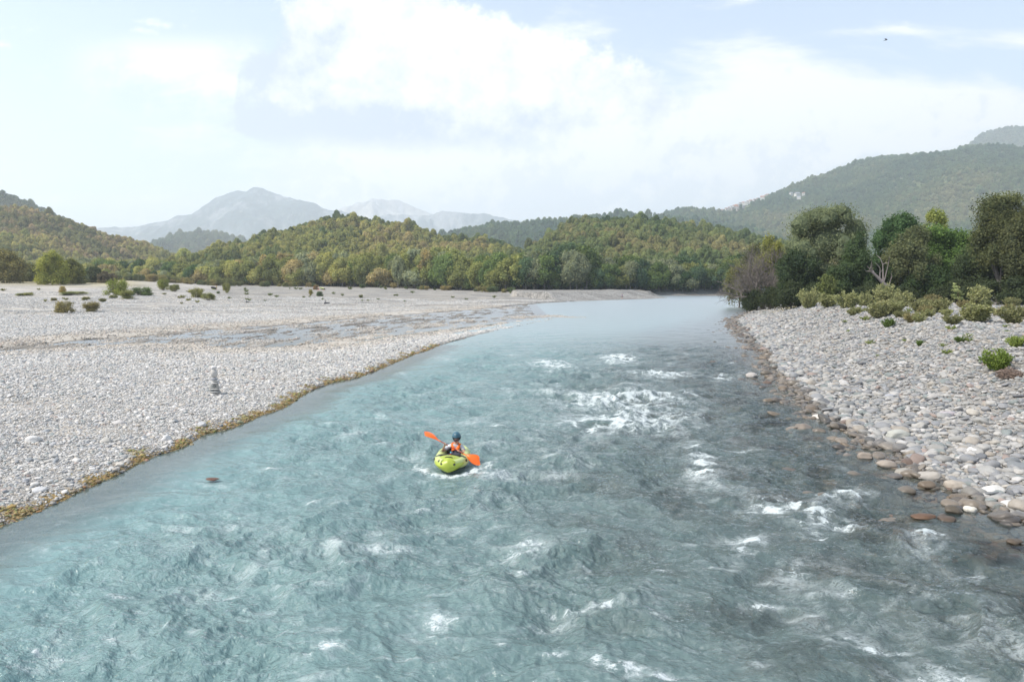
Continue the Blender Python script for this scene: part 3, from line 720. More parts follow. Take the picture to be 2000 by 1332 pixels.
def bark_mat():
    m, t = mat('bark'); col = t.n('ShaderNodeObjectInfo').outputs['Color']
    tcn = t.n('ShaderNodeTexCoord'); x, y, z = t.sep(tcn.outputs['Object'])[:3]
    n = t.noise(t.xyz(t.m('MULTIPLY', x, 6.), t.m('MULTIPLY', y, 6.), z), 1.6, 5, .65)
    p = t.n('ShaderNodeBsdfPrincipled'); t.set(p.inputs['Base Color'], t.mix(n, t.mix(1., col, (.55, .55, .55), 'MULTIPLY'), t.mix(1., col, (1.4, 1.4, 1.4), 'MULTIPLY')))
    p.inputs['Roughness'].default_value = .9
    out(t, p.outputs[0]); return m
BARK = bark_mat()

def leaf_cloud(blobs, n, size, seed, asp=1.0, up=.3, shell=.55, lump=.28):
    """n small leaf faces in and on ellipsoid blobs [(cx,cy,cz,rx,ry,rz)]"""
    rng = np.random.default_rng(seed); B = np.array(blobs, float)
    area = (B[:, 3] * B[:, 4] * B[:, 5]) ** (2 / 3); k = rng.choice(len(B), n, p=area / area.sum())
    d = rng.normal(size=(n, 3)); d /= np.linalg.norm(d, axis=1)[:, None]
    rad = 1 - (1 - shell) * rng.random(n) ** 1.6
    lum = 1 + lump * (n3(d * 1.0, 2.6, seed % 17) + .6 * n3(d, 6., 3)) + rng.normal(0, .05, n)
    c = B[k, :3] + d * B[k, 3:] * (rad * lum)[:, None]
    nrm = d * 1.1 + rng.normal(size=(n, 3)) * .75 + np.array([0, 0, up]); nrm /= np.linalg.norm(nrm, axis=1)[:, None]
    t1 = np.cross(nrm, rng.normal(size=(n, 3))); t1 /= np.linalg.norm(t1, axis=1)[:, None]; t2 = np.cross(nrm, t1)
    sz = size * rng.uniform(.55, 1.35, n)[:, None]
    V = np.stack([c - t1 * sz * .5, c + t2 * sz * .5 * asp, c + t1 * sz * .5 + nrm * sz * .12, c - t2 * sz * .42 * asp], 1).reshape(-1, 3)
    Fq = np.arange(4 * n).reshape(n, 4)
    cl = rng.random(len(B))
    lv = np.clip(.5 * cl[k] + .5 * rng.random(n), 0, 1); lh = np.clip((fbm(c[:, 0] * .5 / max(size, .05) * .3, c[:, 2] * .5 / max(size, .05) * .3, 3, seed % 13) + .1) * 1.2, 0, 1)
    return V, Fq, np.repeat(lv, 4), np.repeat(lh, 4)
def cores(blobs, f=.72, seed=1, sub=2):
    V0, F0 = ico(sub); Vs, Fs = [], []
    for i, b in enumerate(blobs):
        V = V0 * 2 * (1 + .30 * n3(V0 * 2, 2.3, seed + i))[:, None] * np.array(b[3:]) * f + np.array(b[:3])
        Fs.append(F0 + len(V0) * i); Vs.append(V)
    return np.concatenate(Vs), np.concatenate(Fs)
def crown_mesh(name, blobs, n, size, seed, core=.0, **kw):
    V, Fq, lv, lh = leaf_cloud(blobs, n, size, seed, **kw)
    faces = [Fq]
    if core:
        cv, cf = cores(blobs, core, seed)
        faces.append(cf + len(V)); V = np.concatenate([V, cv]); lv = np.concatenate([lv, np.full(len(cv), .12)]); lh = np.concatenate([lh, np.zeros(len(cv))])  # added core stops light passing; inner shade is put into its dark tone
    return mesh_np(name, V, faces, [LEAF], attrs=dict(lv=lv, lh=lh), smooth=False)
def tube(path, radii, sides=6):
    path = np.asarray(path, float); n = len(path)
    T = np.gradient(path, axis=0); T /= np.linalg.norm(T, axis=1)[:, None] + 1e-9
    ref = np.array([0, 0, 1.]) if abs(T[0][2]) < .9 else np.array([1., 0, 0])
    A = np.cross(T, ref); A /= np.linalg.norm(A, axis=1)[:, None] + 1e-9; Bn = np.cross(T, A)
    a = np.linspace(0, 2 * np.pi, sides, endpoint=False)
    V = path[:, None] + (A[:, None] * np.cos(a)[:, None] + Bn[:, None] * np.sin(a)[:, None]) * np.asarray(radii)[:, None, None]
    i = np.arange(n * sides).reshape(n, sides); j = np.roll(i, -1, 1)
    Fq = np.stack([i[:-1], j[:-1], j[1:], i[1:]], -1).reshape(-1, 4)
    return V.reshape(-1, 3), Fq
class Acc:
    def __init__(s): s.V = []; s.F = []; s.n = 0
    def add(s, V, Fq): s.V.append(V); s.F.append(np.asarray(Fq) + s.n); s.n += len(V)
    def mesh(s, name, mats, smooth=True):
        d = {}
        for f in s.F: d.setdefault(f.shape[1], []).append(f)
        return mesh_np(name, np.concatenate(s.V), [np.concatenate(v) for v in d.values()], mats, smooth)
def bend(p0, p1, n, wob, rng):
    p0 = np.array(p0, float); p1 = np.array(p1, float)
    t = np.linspace(0, 1, n)[:, None]; L = np.linalg.norm(p1 - p0)
    w = np.cumsum(rng.normal(0, wob * L / n, (n, 3)), 0); w -= w[0]; w -= t * w[-1]
    return p0 + (p1 - p0) * t + w
def trunk_mesh(name, H, r, blobs, seed, lean=0., fork=.3):
    rng = np.random.default_rng(seed); a = Acc()
    top = np.array([lean * H, 0, H * .8])
    main = bend((0, 0, -.3), top, 9, .12, rng); a.add(*tube(main, np.linspace(r, r * .25, 9) * np.r_[1.5, np.ones(8)], 8))
    for b in blobs:
        k = rng.integers(2, 7); st = main[k]
        a.add(*tube(bend(st, b[:3], 6, .18, rng), np.linspace(r * .45, r * .10, 6), 5))
    return a.mesh(name, [BARK])
def ell_blobs(Wd, H, z0, n, seed, rb=.30, top=1., flat=1., depth=None):
    """lobes round an egg of width Wd reaching from z0 to H"""
    rng = np.random.default_rng(seed); D = depth or Wd * .85
    cz = (z0 + H) / 2; hz = (H - z0) / 2; L = [(0, 0, cz, Wd * .30, D * .30, hz * .75)]
    for i in range(n):
        d = rng.normal(size=3); d /= np.linalg.norm(d)
        if d[2] < -.75: d[2] *= -1
        q = rb * rng.uniform(.75, 1.25)
        rx = Wd * q * .75; rz = hz * 2 * q * .75 * flat
        rx = min(rx, rz * 1.6)
        k = 1 - q * .62
        wz = 1 - .25 * max(d[2], 0) * (top)
        L.append((d[0] * Wd / 2 * k * wz, d[1] * D / 2 * k * wz, cz + d[2] * (hz - rz * .7), rx, rx * .95, rz))
    return L
def tree(name, label, cat, pos, trunk_me, crown_me, col, bark=(.16, .14, .12), group=None, rz=0, sc=1., crown='crown'):
    e = empty(name, pos, rz); tag(e, label, cat, group)
    e.scale = (sc,) * 3 if not hasattr(sc, '__len__') else sc
    if trunk_me is not None:
        o = link('trunk', trunk_me, e); o.color = (*bark, 1)
    o2 = link(crown, crown_me, e); o2.color = (*col, 1)
    e['_c'] = 1; del e['_c']
    return e, o2

# ---- far treeline: kinds
KINDS = {}
def mk(kind, Wd, H, z0, nb, nl, ls, seed, rb=.3, core=.7, **kw):
    bl = ell_blobs(Wd, H, z0, nb, seed, rb)
    KINDS.setdefault(kind, []).append((trunk_mesh(kind + '_trunk', H, H * .022, bl[:7], seed), crown_mesh(kind + '_crown', bl, nl, ls, seed, core, **kw), H))
for s_ in range(3):
    mk('round', 10.5, 13, 1.6, 22, 5200, .62, 31 + s_, .30)
    mk('willow', 12, 15, 1.0, 30, 6500, .55, 41 + s_, .24, up=.5)
    mk('poplar', 6.5, 16, 1.2, 24, 5000, .5, 51 + s_, .26, core=.6)
    mk('bushy', 9, 8, .1, 16, 3600, .5, 61 + s_, .34)
TREECOL = {'olive': (.155, .165, .060), 'light': (.235, .230, .085), 'grey': (.170, .185, .115), 'dark': (.045, .075, .030), 'mid': (.095, .130, .045), 'tan': (.250, .205, .105), 'brown': (.170, .120, .065), 'gold': (.30, .235, .075), 'teal': (.065, .10, .055)}
CN = {'olive': 'olive green', 'light': 'light yellow-green', 'grey': 'grey-green', 'dark': 'very dark green', 'mid': 'mid green', 'tan': 'straw-coloured', 'brown': 'brownish', 'gold': 'golden', 'teal': 'dull bluish green'}
KN = {'round': 'round-crowned tree', 'willow': 'billowy willow-like tree', 'poplar': 'tall narrow tree', 'bushy': 'low bushy tree'}
TL_TOP = [(150, 522), (300, 524), (380, 520), (430, 507), (480, 507), (540, 500), (600, 498), (650, 495), (700, 497), (760, 500), (820, 488), (870, 487), (930, 498), (1000, 500), (1050, 490), (1080, 494), (1100, 480), (1140, 487), (1180, 502), (1230, 506), (1290, 512), (1330, 506), (1400, 514), (1460, 500), (1500, 500)]
rt = random.Random(5)
PROTO = {}
def treeline():
    px = 175.
    while px < 1475:
        for row in (0, 1):
            q = px + rt.uniform(-8, 8) + row * 9
            dist = np.interp(q, [150, 400, 850, 1000, 1200, 1300, 1480], [370, 355, 330, 292, 292, 308, 310]) + row * 13 + rt.uniform(-3, 3)
            base = aty(q, 560, dist); zg = float(ground_h(base[0], dist)[0])
            top = np.interp(q, [a for a, _ in TL_TOP], [b for _, b in TL_TOP]) + rt.uniform(-5, 9) + (5 if row == 0 else -1)
            H = aty(q, top, dist)[2] - zg
            if q < 400: kd = rt.choice(['willow', 'round', 'bushy']); cc = rt.choice(['olive', 'light', 'grey', 'dark', 'light', 'tan'])
            elif q < 850: kd = rt.choice(['willow', 'poplar', 'round', 'poplar', 'willow']); cc = rt.choice(['olive', 'light', 'light', 'grey', 'mid', 'olive', 'tan'])
            elif q < 1010: kd = rt.choice(['willow', 'willow', 'round']); cc = rt.choice(['olive', 'grey', 'mid', 'olive'])
            elif q < 1180: kd = rt.choice(['willow', 'round', 'poplar']); cc = rt.choice(['mid', 'dark', 'grey', 'teal', 'mid'])
            else: kd = rt.choice(['round', 'willow', 'round']); cc = rt.choice(['mid', 'teal', 'mid', 'olive', 'dark', 'grey'])
            if row == 0 and rt.random() < .25: kd = 'bushy'; H = min(H, 9)
            pr = rt.choice(KINDS[kd]); sc = H / pr[2]
            c = np.array(TREECOL[cc]) * rt.uniform(.85, 1.15) * np.interp(q, [900, 1150], [1.75, 1.30])
            part = 'left' if q < 600 else ('middle' if q < 1050 else 'right')
            rown = 'in back row' if row else 'in front row'
            e, o = tree('riverside_tree', f'{CN[cc]} {KN[kd]} {rown}, {part} stretch of far treeline', 'tree', (base[0], dist, zg), pr[0], pr[1], c,
                        group='trees of the far riverside treeline', rz=rt.uniform(0, 6.28), sc=(sc * rt.uniform(.9, 1.25),) * 2 + (sc,))
            PROTO.setdefault(kd, []).append(o)
        px += rt.uniform(11, 16)
treeline()
SRC = [PROTO['round'][0], PROTO['willow'][0], [o for o in PROTO['round'] if o.data != PROTO['round'][0].data][0], [o for o in PROTO['willow'] if o.data != PROTO['willow'][0].data][0]]

# ------------------------------------------------------------------ hills and mountains
class Hill:
    def __init__(s, name, y0, Wf, sk, lower, rough, seed, spur=.12, back=1.1):
        s.name, s.y0, s.W, s.seed, s.rough, s.spur, s.back = name, y0, Wf, seed, rough, spur, back
        s.xs = np.array([(p[0] - 1000) / F * y0 for p in sk]); s.zs = np.array([aty(p[0], p[1], y0)[2] - lower for p in sk])
        s.tap = sk
    def h(s, x, y):
        x = np.asarray(x, float); y = np.asarray(y, float)
        k = s.y0 / 1000.
        zc = np.interp(x, s.xs, s.zs)
        yc = s.y0
        t = np.where(y < yc, (yc - y) / s.W, (y - yc) / (s.W * s.back)); t = np.clip(t, 0, 1.3)
        g = .55 * (1 - t) + .45 * (1 - sstep(t, 0, 1))
        mid = np.clip(4 * t * (1 - t), 0, 1)
        sp = fbm(x / (s.W * .42) + .4 * fbm(x / s.W, y / s.W, 2, s.seed + 4), y / (s.W * .8), 4, s.seed)
        z = zc * (g + s.spur * sp * mid) + s.rough * fbm(x / (60 * k), y / (60 * k), 4, s.seed + 7) * np.clip(g * 3, 0, 1)
        return z
def hill_mat(name, kind):
    m, t = mat(name)
    geo = t.n('ShaderNodeNewGeometry'); x, y, z = t.sep(geo.outputs['Position'])[:3]; V = geo.outputs['Position']
    if kind == 'near':
        n = t.noise(V, .03, 6, .6); n2 = t.noise(V, .25, 4, .7)
        c = t.mix(n, (.11, .12, .045), (.22, .19, .09)); c = t.mix(t.ss(n2, .5, .7), c, (.06, .08, .03))
    elif kind == 'mid':
        n = t.noise(V, .008, 6, .6); n2 = t.noise(V, .06, 5, .7)
        c = t.mix(n, (.055, .085, .04), (.13, .135, .06)); c = t.mix(t.ss(n2, .58, .70), c, (.30, .28, .24))
    else:
        n = t.noise(V, .0022, 8, .62); n2 = t.noise(t.xyz(x, t.m('MULTIPLY', y, .4), t.m('MULTIPLY', z, .5)), .014, 8, .72)
        lo = (.07, .10, .11) if kind == 'mountain' else (.36, .35, .33)  # distance haze is partly put into the mountains' bluish colour
        hi = (.26, .27, .28) if kind == 'mountain' else (.60, .58, .55)
        c = t.mix(t.ss(t.m('ADD', n, t.m('MULTIPLY', t.m('SUBTRACT', n2, .5), .9)), .46, .66), lo, hi)
    b = t.n('ShaderNodeBump'); b.inputs['Strength'].default_value = .7; b.inputs['Distance'].default_value = {'near': 1., 'mid': 4.}.get(kind, 30.)
    t.set(b.inputs['Height'], n2)
    d = t.n('ShaderNodeBsdfDiffuse'); t.set(d.inputs[0], c); t.set(d.inputs['Normal'], b.outputs[0])
    out(t, d.outputs[0]); return m
HM = {k: hill_mat('hillside_' + k, k) for k in ('near', 'mid', 'mountain', 'limestone')}
HILLS = {}
def hill(name, y0, Wf, sk, kind, lower=6, rough=2., seed=1, nx=420, ny=140, **kw):
    H = Hill(name, y0, Wf, sk, lower, rough, seed, **kw)
    x = np.linspace(H.xs[0], H.xs[-1], nx); y = np.linspace(y0 - Wf * 1.1, y0 + Wf * H.back, ny)
    Xg, Yg = np.meshgrid(x, y)
    edge = sstep(Xg, H.xs[0], H.xs[0] + 40) * 0 + 1
    Z = H.h(Xg, Yg) * edge
    me = mesh_np(name, np.stack([Xg, Yg, Z], -1).reshape(-1, 3), gridfaces(*Xg.shape), [HM[kind]])
    o = link(name, me); tag(o, kind='structure'); HILLS[name] = H; return H
HOUSES = [(1410, 408.5, 4), (1418, 406.5, 4), (1424, 406, 3.4), (1419, 410, 3.6), (1429, 404, 4), (1425, 409, 4), (1434, 404.5, 4.4), (1431, 408, 4), (1438, 401.5, 5), (1437, 406, 3.6), (1441, 406.5, 3.6), (1444, 402, 3.4), (1446, 399, 4), (1440, 410, 3), (1452, 398.5, 5), (1457, 398, 4.4), (1452, 405, 4), (1462, 393, 4), (1466, 391.5, 5), (1461, 396, 4), (1474, 389, 3.4), (1480, 384.5, 3.6), (1496, 381.5, 4), (1499, 376.5, 3.4), (1545, 380, 5), (1569, 380, 4), (1489, 388.5, 6.5), (1557, 382, 9), (1560, 387.5, 6)]
def forest(name, H, spacing, size, pal, seed, patch=.004, px0=-380, px1=2380, front=1.0, hs=1.0, zoff=-.28, backf=.18):
    rng = np.random.default_rng(seed)
    y0 = H.y0 - H.W * front; y1 = H.y0 + H.W * backf
    x0 = max(H.xs[0], (px0 - 1000) / F * y1); x1 = min(H.xs[-1], (px1 - 1000) / F * y1)
    nx = int((x1 - x0) / spacing); ny = int((y1 - y0) / spacing)
    gx_, gy_ = np.meshgrid(np.linspace(x0, x1, nx), np.linspace(y0, y1, ny))
    x = gx_.ravel() + rng.uniform(-.55, .55, gx_.size) * spacing; y = gy_.ravel() + rng.uniform(-.55, .55, gx_.size) * spacing
    z = H.h(x, y); u, v = topix(x, y, z)
    k = (u > px0) & (u < px1) & (z > 1.0)
    if name == 'right_hill_woodland': 
        for (a_, b_, w_) in HOUSES: k &= ~((np.abs(u - a_) < w_ * 1.0) & (v - b_ > -2) & (v - b_ < 8))
    x, y, z, u = x[k], y[k], z[k], u[k]
    n = len(x)
    s_ = size * np.exp(rng.normal(0, .26, n)) / 12.
    pn_ = fbm(x * patch, y * patch, 4, seed) + rng.normal(0, .18, n)
    pal = np.array(pal); m_ = len(pal) - 1
    q = np.clip((pn_ + .75) / 1.5, 0, .999) * m_; i = q.astype(int); f = (q - i)[:, None]
    col = (pal[i] * (1 - f) + pal[i + 1] * f) * np.array([2.1, 2.08, 2.35]) * np.exp(rng.normal(0, .14, n))[:, None]
    rot = np.stack([np.zeros(n), np.zeros(n), rng.uniform(0, 6.28, n)], -1)
    print(name, n)
    return gn_scatter(name, np.stack([x, y, z + zoff * size], -1), dict(rot=rot, size=np.stack([s_, s_, s_ * hs * rng.uniform(.6, 1.3, n)], -1), col=col), SRC, LEAF_I)
def build_hills():
    h = hill('left_hill', 800, 430, [(-900, 380), (-300, 395), (0, 404), (60, 403), (100, 413), (150, 436), (200, 453), (250, 463), (300, 484), (340, 506), (375, 523), (420, 546), (470, 570), (560, 600)], 'near', 5, 3, 1)
    forest('left_hill_woodland', h, 3.6, 3.9, [(.075, .095, .038), (.12, .135, .045), (.20, .19, .062), (.25, .225, .085), (.23, .175, .095), (.13, .13, .055)], 21, .006)
    h = hill('back_left_hill', 1500, 600, [(-900, 180), (-300, 280), (0, 367), (60, 399), (110, 425), (200, 470), (300, 530), (400, 580)], 'mid', 8, 4, 2)
    forest('back_left_hill_woodland', h, 8, 9, [(.045, .075, .035), (.07, .09, .04), (.11, .11, .05)], 22, .003)
    h = hill('distant_hill', 2700, 800, [(150, 560), (240, 505), (300, 484), (340, 470), (380, 459), (400, 456), (430, 458), (470, 466), (520, 480), (620, 520), (700, 560)], 'mid', 8, 8, 3)
    forest('distant_hill_woodland', h, 12, 13, [(.05, .08, .04), (.09, .10, .05), (.15, .14, .07)], 23, .003)
    h = hill('middle_hill', 720, 350, [(300, 590), (400, 545), (440, 522), (480, 497), (520, 474), (560, 457), (600, 437), (640, 425), (700, 421), (750, 431), (800, 437), (830, 447), (860, 462), (900, 461), (940, 459), (980, 474), (1010, 487), (1050, 500), (1100, 530), (1160, 580)], 'near', 5, 4, 4, spur=.16)
    forest('middle_hill_woodland', h, 3.9, 4.5, [(.050, .075, .030), (.085, .105, .038), (.15, .155, .050), (.20, .19, .062), (.20, .165, .07)], 24, .008)
    h = hill('right_middle_hill', 640, 320, [(900, 590), (960, 540), (1010, 500), (1040, 478), (1070, 456), (1100, 441), (1130, 427), (1180, 424), (1235, 423), (1280, 430), (1330, 436), (1380, 450), (1450, 466), (1500, 482), (1560, 505), (1640, 540), (1800, 600)], 'near', 5, 4, 5, spur=.16)
    forest('right_middle_hill_woodland', h, 3.7, 4.3, [(.035, .060, .025), (.060, .085, .032), (.095, .115, .042), (.12, .135, .050), (.15, .135, .058)], 25, .009)
    h = hill('back_ridge', 2000, 800, [(700, 520), (800, 480), (860, 460), (900, 450), (950, 441), (1000, 437), (1050, 434), (1100, 427), (1140, 422), (1200, 420), (1300, 426), (1400, 440), (1600, 480), (1800, 560)], 'mid', 9, 8, 6)
    forest('back_ridge_woodland', h, 10, 11, [(.035, .065, .035), (.055, .085, .038), (.09, .11, .045)], 26, .004)
    h = hill('right_hill', 2600, 1500, [(1150, 470), (1210, 440), (1270, 424), (1300, 414), (1350, 410), (1410, 410), (1440, 397), (1480, 382), (1520, 367), (1560, 354), (1600, 342), (1650, 320), (1700, 307), (1760, 305), (1800, 300), (1860, 296), (1900, 297), (1940, 304), (2000, 320), (2100, 335), (2400, 380), (2700, 470)], 'mid', 8, 14, 7, spur=.17)
    forest('right_hill_woodland', h, 8, 9, [(.032, .062, .034), (.050, .080, .038), (.075, .10, .042), (.13, .13, .06)], 27, .0025)
    h = hill('far_right_hill', 4200, 1600, [(1600, 470), (1780, 370), (1830, 322), (1865, 292), (1900, 262), (1950, 248), (2000, 244), (2100, 232), (2400, 260), (2700, 340)], 'mid', 10, 25, 8)
    forest('far_right_hill_woodland', h, 13, 14, [(.045, .075, .04), (.08, .10, .05), (.13, .13, .07)], 28, .0015)
    hill('blue_mountain', 6500, 1800, [(120, 560), (200, 470), (225, 447), (250, 444), (290, 441), (320, 432), (360, 422), (408, 413), (418, 399), (425, 395), (432, 391), (440, 385), (460, 378), (475, 374), (490, 377), (505, 370), (520, 367), (560, 382), (620, 400), (670, 413), (720, 432), (800, 455), (900, 500), (1000, 560)], 'mountain', 0, 36, 9, nx=700, ny=260, spur=.2, back=.7)
    hill('pale_rock_mountain', 8300, 1700, [(500, 520), (600, 455), (650, 418), (680, 402), (700, 394), (740, 391), (770, 394), (800, 402), (840, 412), (880, 425), (960, 470), (1040, 540)], 'limestone', 0, 50, 10, nx=600, ny=240, spur=.3, back=.7)
    hill('far_blue_ridge', 7500, 900, [(600, 520), (700, 455), (740, 431), (790, 421), (850, 418), (900, 420), (950, 419), (990, 430), (1010, 436), (1100, 455), (1300, 520)], 'mountain', 0, 40, 11, nx=500, ny=200, spur=.25, back=.7)
build_hills()
# woodland between treeline and the hills
def valley_wood():
    rng = np.random.default_rng(77); n = 3600
    d = rng.uniform(335, 470, n); px = rng.uniform(150, 1560, n); x = (px - 1000) / F * d
    dd = np.interp(px, [150, 400, 850, 1000, 1200, 1300, 1480], [400, 385, 358, 318, 318, 332, 336]); d = d - 335 + dd
    x = (px - 1000) / F * d; z = ground_h(x, d)
    top = np.interp(px, [a for a, _ in TL_TOP], [b for _, b in TL_TOP])
    H = rng.uniform(6, 12, n)
    pal = np.array([TREECOL[k] for k in ('olive', 'light', 'grey', 'mid', 'dark', 'olive')]); col = pal[rng.integers(0, 6, n)] * rng.uniform(.8, 1.15, (n, 1)) * 1.7
    col = col * np.where(px > 1050, .72, 1.)[:, None]
    s_ = H / 13
    gn_scatter('valley_woodland', np.stack([x, d, z - 1], -1), dict(rot=np.stack([0 * x, 0 * x, rng.uniform(0, 6.28, n)], -1), size=np.stack([s_ * 1.1, s_ * 1.1, s_], -1), col=col), SRC, LEAF_I)
valley_wood()
# ------------------------------------------------------------------ big trees of the right bank
def big(name, label, px, d, top, wpx, col, nb, nl, ls, seed, z0=1., rb=.26, bark=(.13, .115, .10), core=.5, asp=1., up=.3, extra=(), lean=0., shell=.42, lump=.42, tophat=1., cat='tree'):
    b = aty(px, 585, d); zg = float(ground_h(b[0], d)[0]); H = aty(px, top, d)[2] - zg; Wd = wpx * d / F
    bl = ell_blobs(Wd, H, z0, nb, seed, rb, top=tophat, depth=Wd * .8)
    u = d / F
    for (dx, py, w_, h_) in extra:
        bl.append((dx * u, 0, aty(px, py, d)[2] - zg, w_ * u / 2, w_ * u / 2, h_ * u / 2))
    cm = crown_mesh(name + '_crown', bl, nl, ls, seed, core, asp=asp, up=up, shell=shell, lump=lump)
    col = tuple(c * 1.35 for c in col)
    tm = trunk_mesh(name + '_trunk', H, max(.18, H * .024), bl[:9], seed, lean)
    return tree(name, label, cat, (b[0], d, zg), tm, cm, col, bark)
def branchy(a, p, dirv, L, r, depth, rng, spread=.5, droop=0.):
    n = 5; p1 = p + dirv * L
    path = bend(p, p1, n, .10, rng); path[:, 2] -= droop * np.linspace(0, 1, n) ** 2 * L
    a.add(*tube(path, np.linspace(r, r * .6, n), 6 if depth > 2 else 4))
    if depth == 0: return
    for k in range(rng.integers(2, 4) + (depth > 2)):
        t = rng.uniform(.35, 1.) if k else 1.
        q = path[min(n - 1, int(t * (n - 1) + .5))]
        dv = dirv + rng.normal(0, spread, 3); dv /= np.linalg.norm(dv)
        branchy(a, q, dv, L * rng.uniform(.55, .85), r * .58, depth - 1, rng, spread, droop)
def right_trees():  # foliage colours are set dark for the cloud shade over this bank
    g = (.105, .130, .068)
    big('willow_tree', 'largest grey-green willow with billowing round crown behind the right gravel berm', 1612, 116, 403, 150, (.150, .172, .098), 46, 34000, .26, 201, z0=3.0, rb=.19, up=.6, asp=.7, core=.62,
        extra=[(-52, 440, 60, 60), (-30, 425, 60, 44), (20, 415, 70, 40), (52, 450, 60, 70), (-62, 480, 40, 60), (10, 470, 80, 70), (60, 500, 50, 70), (-15, 530, 110, 60), (-58, 540, 70, 70), (55, 545, 80, 60)])
    big('broadleaf_tree', 'very dark broadleaf tree hanging over the water at the foot of the willow, left side', 1562, 112, 488, 90, (.045, .065, .035), 22, 16000, .26, 202, z0=.2)
    big('broadleaf_tree', 'dark green tree filling the gap right of the big willow', 1668, 108, 470, 62, (.060, .090, .042), 22, 13000, .25, 203, z0=.2, extra=[(6, 470, 26, 50)])
    big('broadleaf_tree', 'dense dark green dome-shaped tree right of the big willow', 1752, 121, 417, 100, (.060, .105, .045), 30, 24000, .27, 204, z0=3, rb=.22, core=.7, up=.6)
    big('broadleaf_tree', 'olive-grey tree in front of the dark green dome, above the leaning dead trunk', 1778, 108, 446, 92, (.115, .130, .070), 30, 20000, .24, 205, z0=2., rb=.2, core=.5, extra=[(-22, 490, 50, 40), (10, 462, 46, 44), (-30, 515, 40, 40)])
    big('sapling_tree', 'sparse yellow-leaved tree poking above the right-hand tree row', 1818, 124, 406, 52, (.23, .26, .085), 26, 4200, .26, 206, z0=8, rb=.18, core=0., shell=.15)
    big('broadleaf_tree', 'bright green maple-like tree right of the yellow tree', 1848, 113, 448, 108, (.085, .140, .042), 34, 24000, .27, 207, z0=.8, rb=.2, core=.55, extra=[(-30, 455, 60, 30), (22, 470, 56, 40)])
    big('broadleaf_tree', 'tall brown-green tree with two tufted tops at the right picture edge', 1948, 98, 408, 96, (.100, .112, .055), 30, 24000, .23, 208, z0=4.5, rb=.22, core=.45,
        extra=[(-22, 402, 62, 46), (22, 394, 36, 34), (0, 392, 56, 32), (46, 420, 60, 60), (-28, 425, 50, 40)])
    big('broadleaf_tree', 'dark tree standing half outside the right picture edge', 2005, 94, 398, 92, (.080, .088, .045), 30, 20000, .24, 209, z0=2, rb=.22, core=.6)
    big('broadleaf_tree', 'dark olive tree between the maple and the tall brown-green tree', 1905, 104, 478, 84, (.060, .080, .040), 24, 15000, .24, 210, z0=.2)
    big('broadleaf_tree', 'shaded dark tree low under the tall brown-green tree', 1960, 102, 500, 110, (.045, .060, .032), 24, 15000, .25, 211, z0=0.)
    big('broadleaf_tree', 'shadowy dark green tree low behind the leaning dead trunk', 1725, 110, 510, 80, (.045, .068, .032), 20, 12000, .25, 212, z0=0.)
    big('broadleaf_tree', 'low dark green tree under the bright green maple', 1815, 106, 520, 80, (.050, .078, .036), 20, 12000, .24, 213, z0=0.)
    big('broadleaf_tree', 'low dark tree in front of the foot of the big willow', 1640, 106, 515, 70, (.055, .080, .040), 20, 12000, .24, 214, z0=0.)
    big('broadleaf_tree', 'yellow-green tree top rising behind the bare grey tree', 1506, 140, 458, 66, (.185, .190, .060), 22, 9000, .30, 215, z0=6, rb=.24)
    big('broadleaf_tree', 'olive tree leaning over the river left of the bare grey tree', 1444, 150, 518, 54, (.130, .130, .055), 20, 8000, .30, 216, z0=.5)
    big('broadleaf_tree', 'darker green tree at the river bend behind the bare grey tree', 1475, 160, 478, 72, (.085, .090, .045), 22, 9000, .32, 217, z0=1)
    big('broadleaf_tree', 'dark green tree just outside the right picture edge', 2085, 96, 430, 110, (.060, .085, .040), 26, 14000, .26, 218, z0=1.)
    big('broadleaf_tree', 'olive tree well outside the right picture edge', 2190, 98, 450, 120, (.090, .105, .050), 26, 14000, .26, 219, z0=1.)
    big('broadleaf_tree', 'dark tree farthest outside the right picture edge', 2300, 100, 440, 120, (.060, .080, .040), 26, 14000, .26, 220, z0=1.)
    for k, (px, d, top, wd) in enumerate([(1545, 104, 552, 50), (1590, 102, 556, 46), (1700, 100, 552, 60), (1765, 99, 560, 50), (1870, 98, 548, 60), (1925, 94, 545, 60), (1985, 90, 542, 70), (2060, 92, 545, 80), (2140, 92, 545, 80), (1690, 98, 560, 50), (1845, 97, 560, 50), (1478, 131, 566, 40), (1505, 127, 562, 44), (1530, 122, 560, 46), (1458, 138, 570, 30)]):
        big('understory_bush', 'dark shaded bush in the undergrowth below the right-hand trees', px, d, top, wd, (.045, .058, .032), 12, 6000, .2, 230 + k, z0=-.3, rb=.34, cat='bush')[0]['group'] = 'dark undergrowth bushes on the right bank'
    # bare tree
    a = Acc(); rng = np.random.default_rng(9)
    d = 134; b = aty(1500, 588, d); zg = float(ground_h(b[0], d)[0])
    for k in range(9):
        an = rng.uniform(-1.3, 1.15); dv = np.array([math.sin(an), rng.uniform(-.5, .5), math.cos(an) * .9 + .15]); dv /= np.linalg.norm(dv)
        branchy(a, np.array([rng.uniform(-.8, .8), 0, 0.]), dv, rng.uniform(3.0, 4.4), .17, 5, rng, .42, .08)
    e = empty('bare_tree', (b[0], d, max(zg, .3))); tag(e, 'leafless grey-brown tree with tangled branches leaning over the river bend', 'tree')
    o = link('branches', a.mesh('bare_tree_branches', [BARK]), e); o.color = (.17, .145, .13, 1); o.scale = (1.45, 1.1, 1.35)
    # fine twigs as a crown of thin slivers
    bl = ell_blobs(11, 9.5, 1., 22, 5, .26)
    o = link('twigs', crown_mesh('bare_tree_twigs', bl, 9000, .16, 55, 0, asp=.10, shell=.3), e); o.color = (.115, .095, .082, 1); o['label'] = 'haze of fine purplish grey twigs'
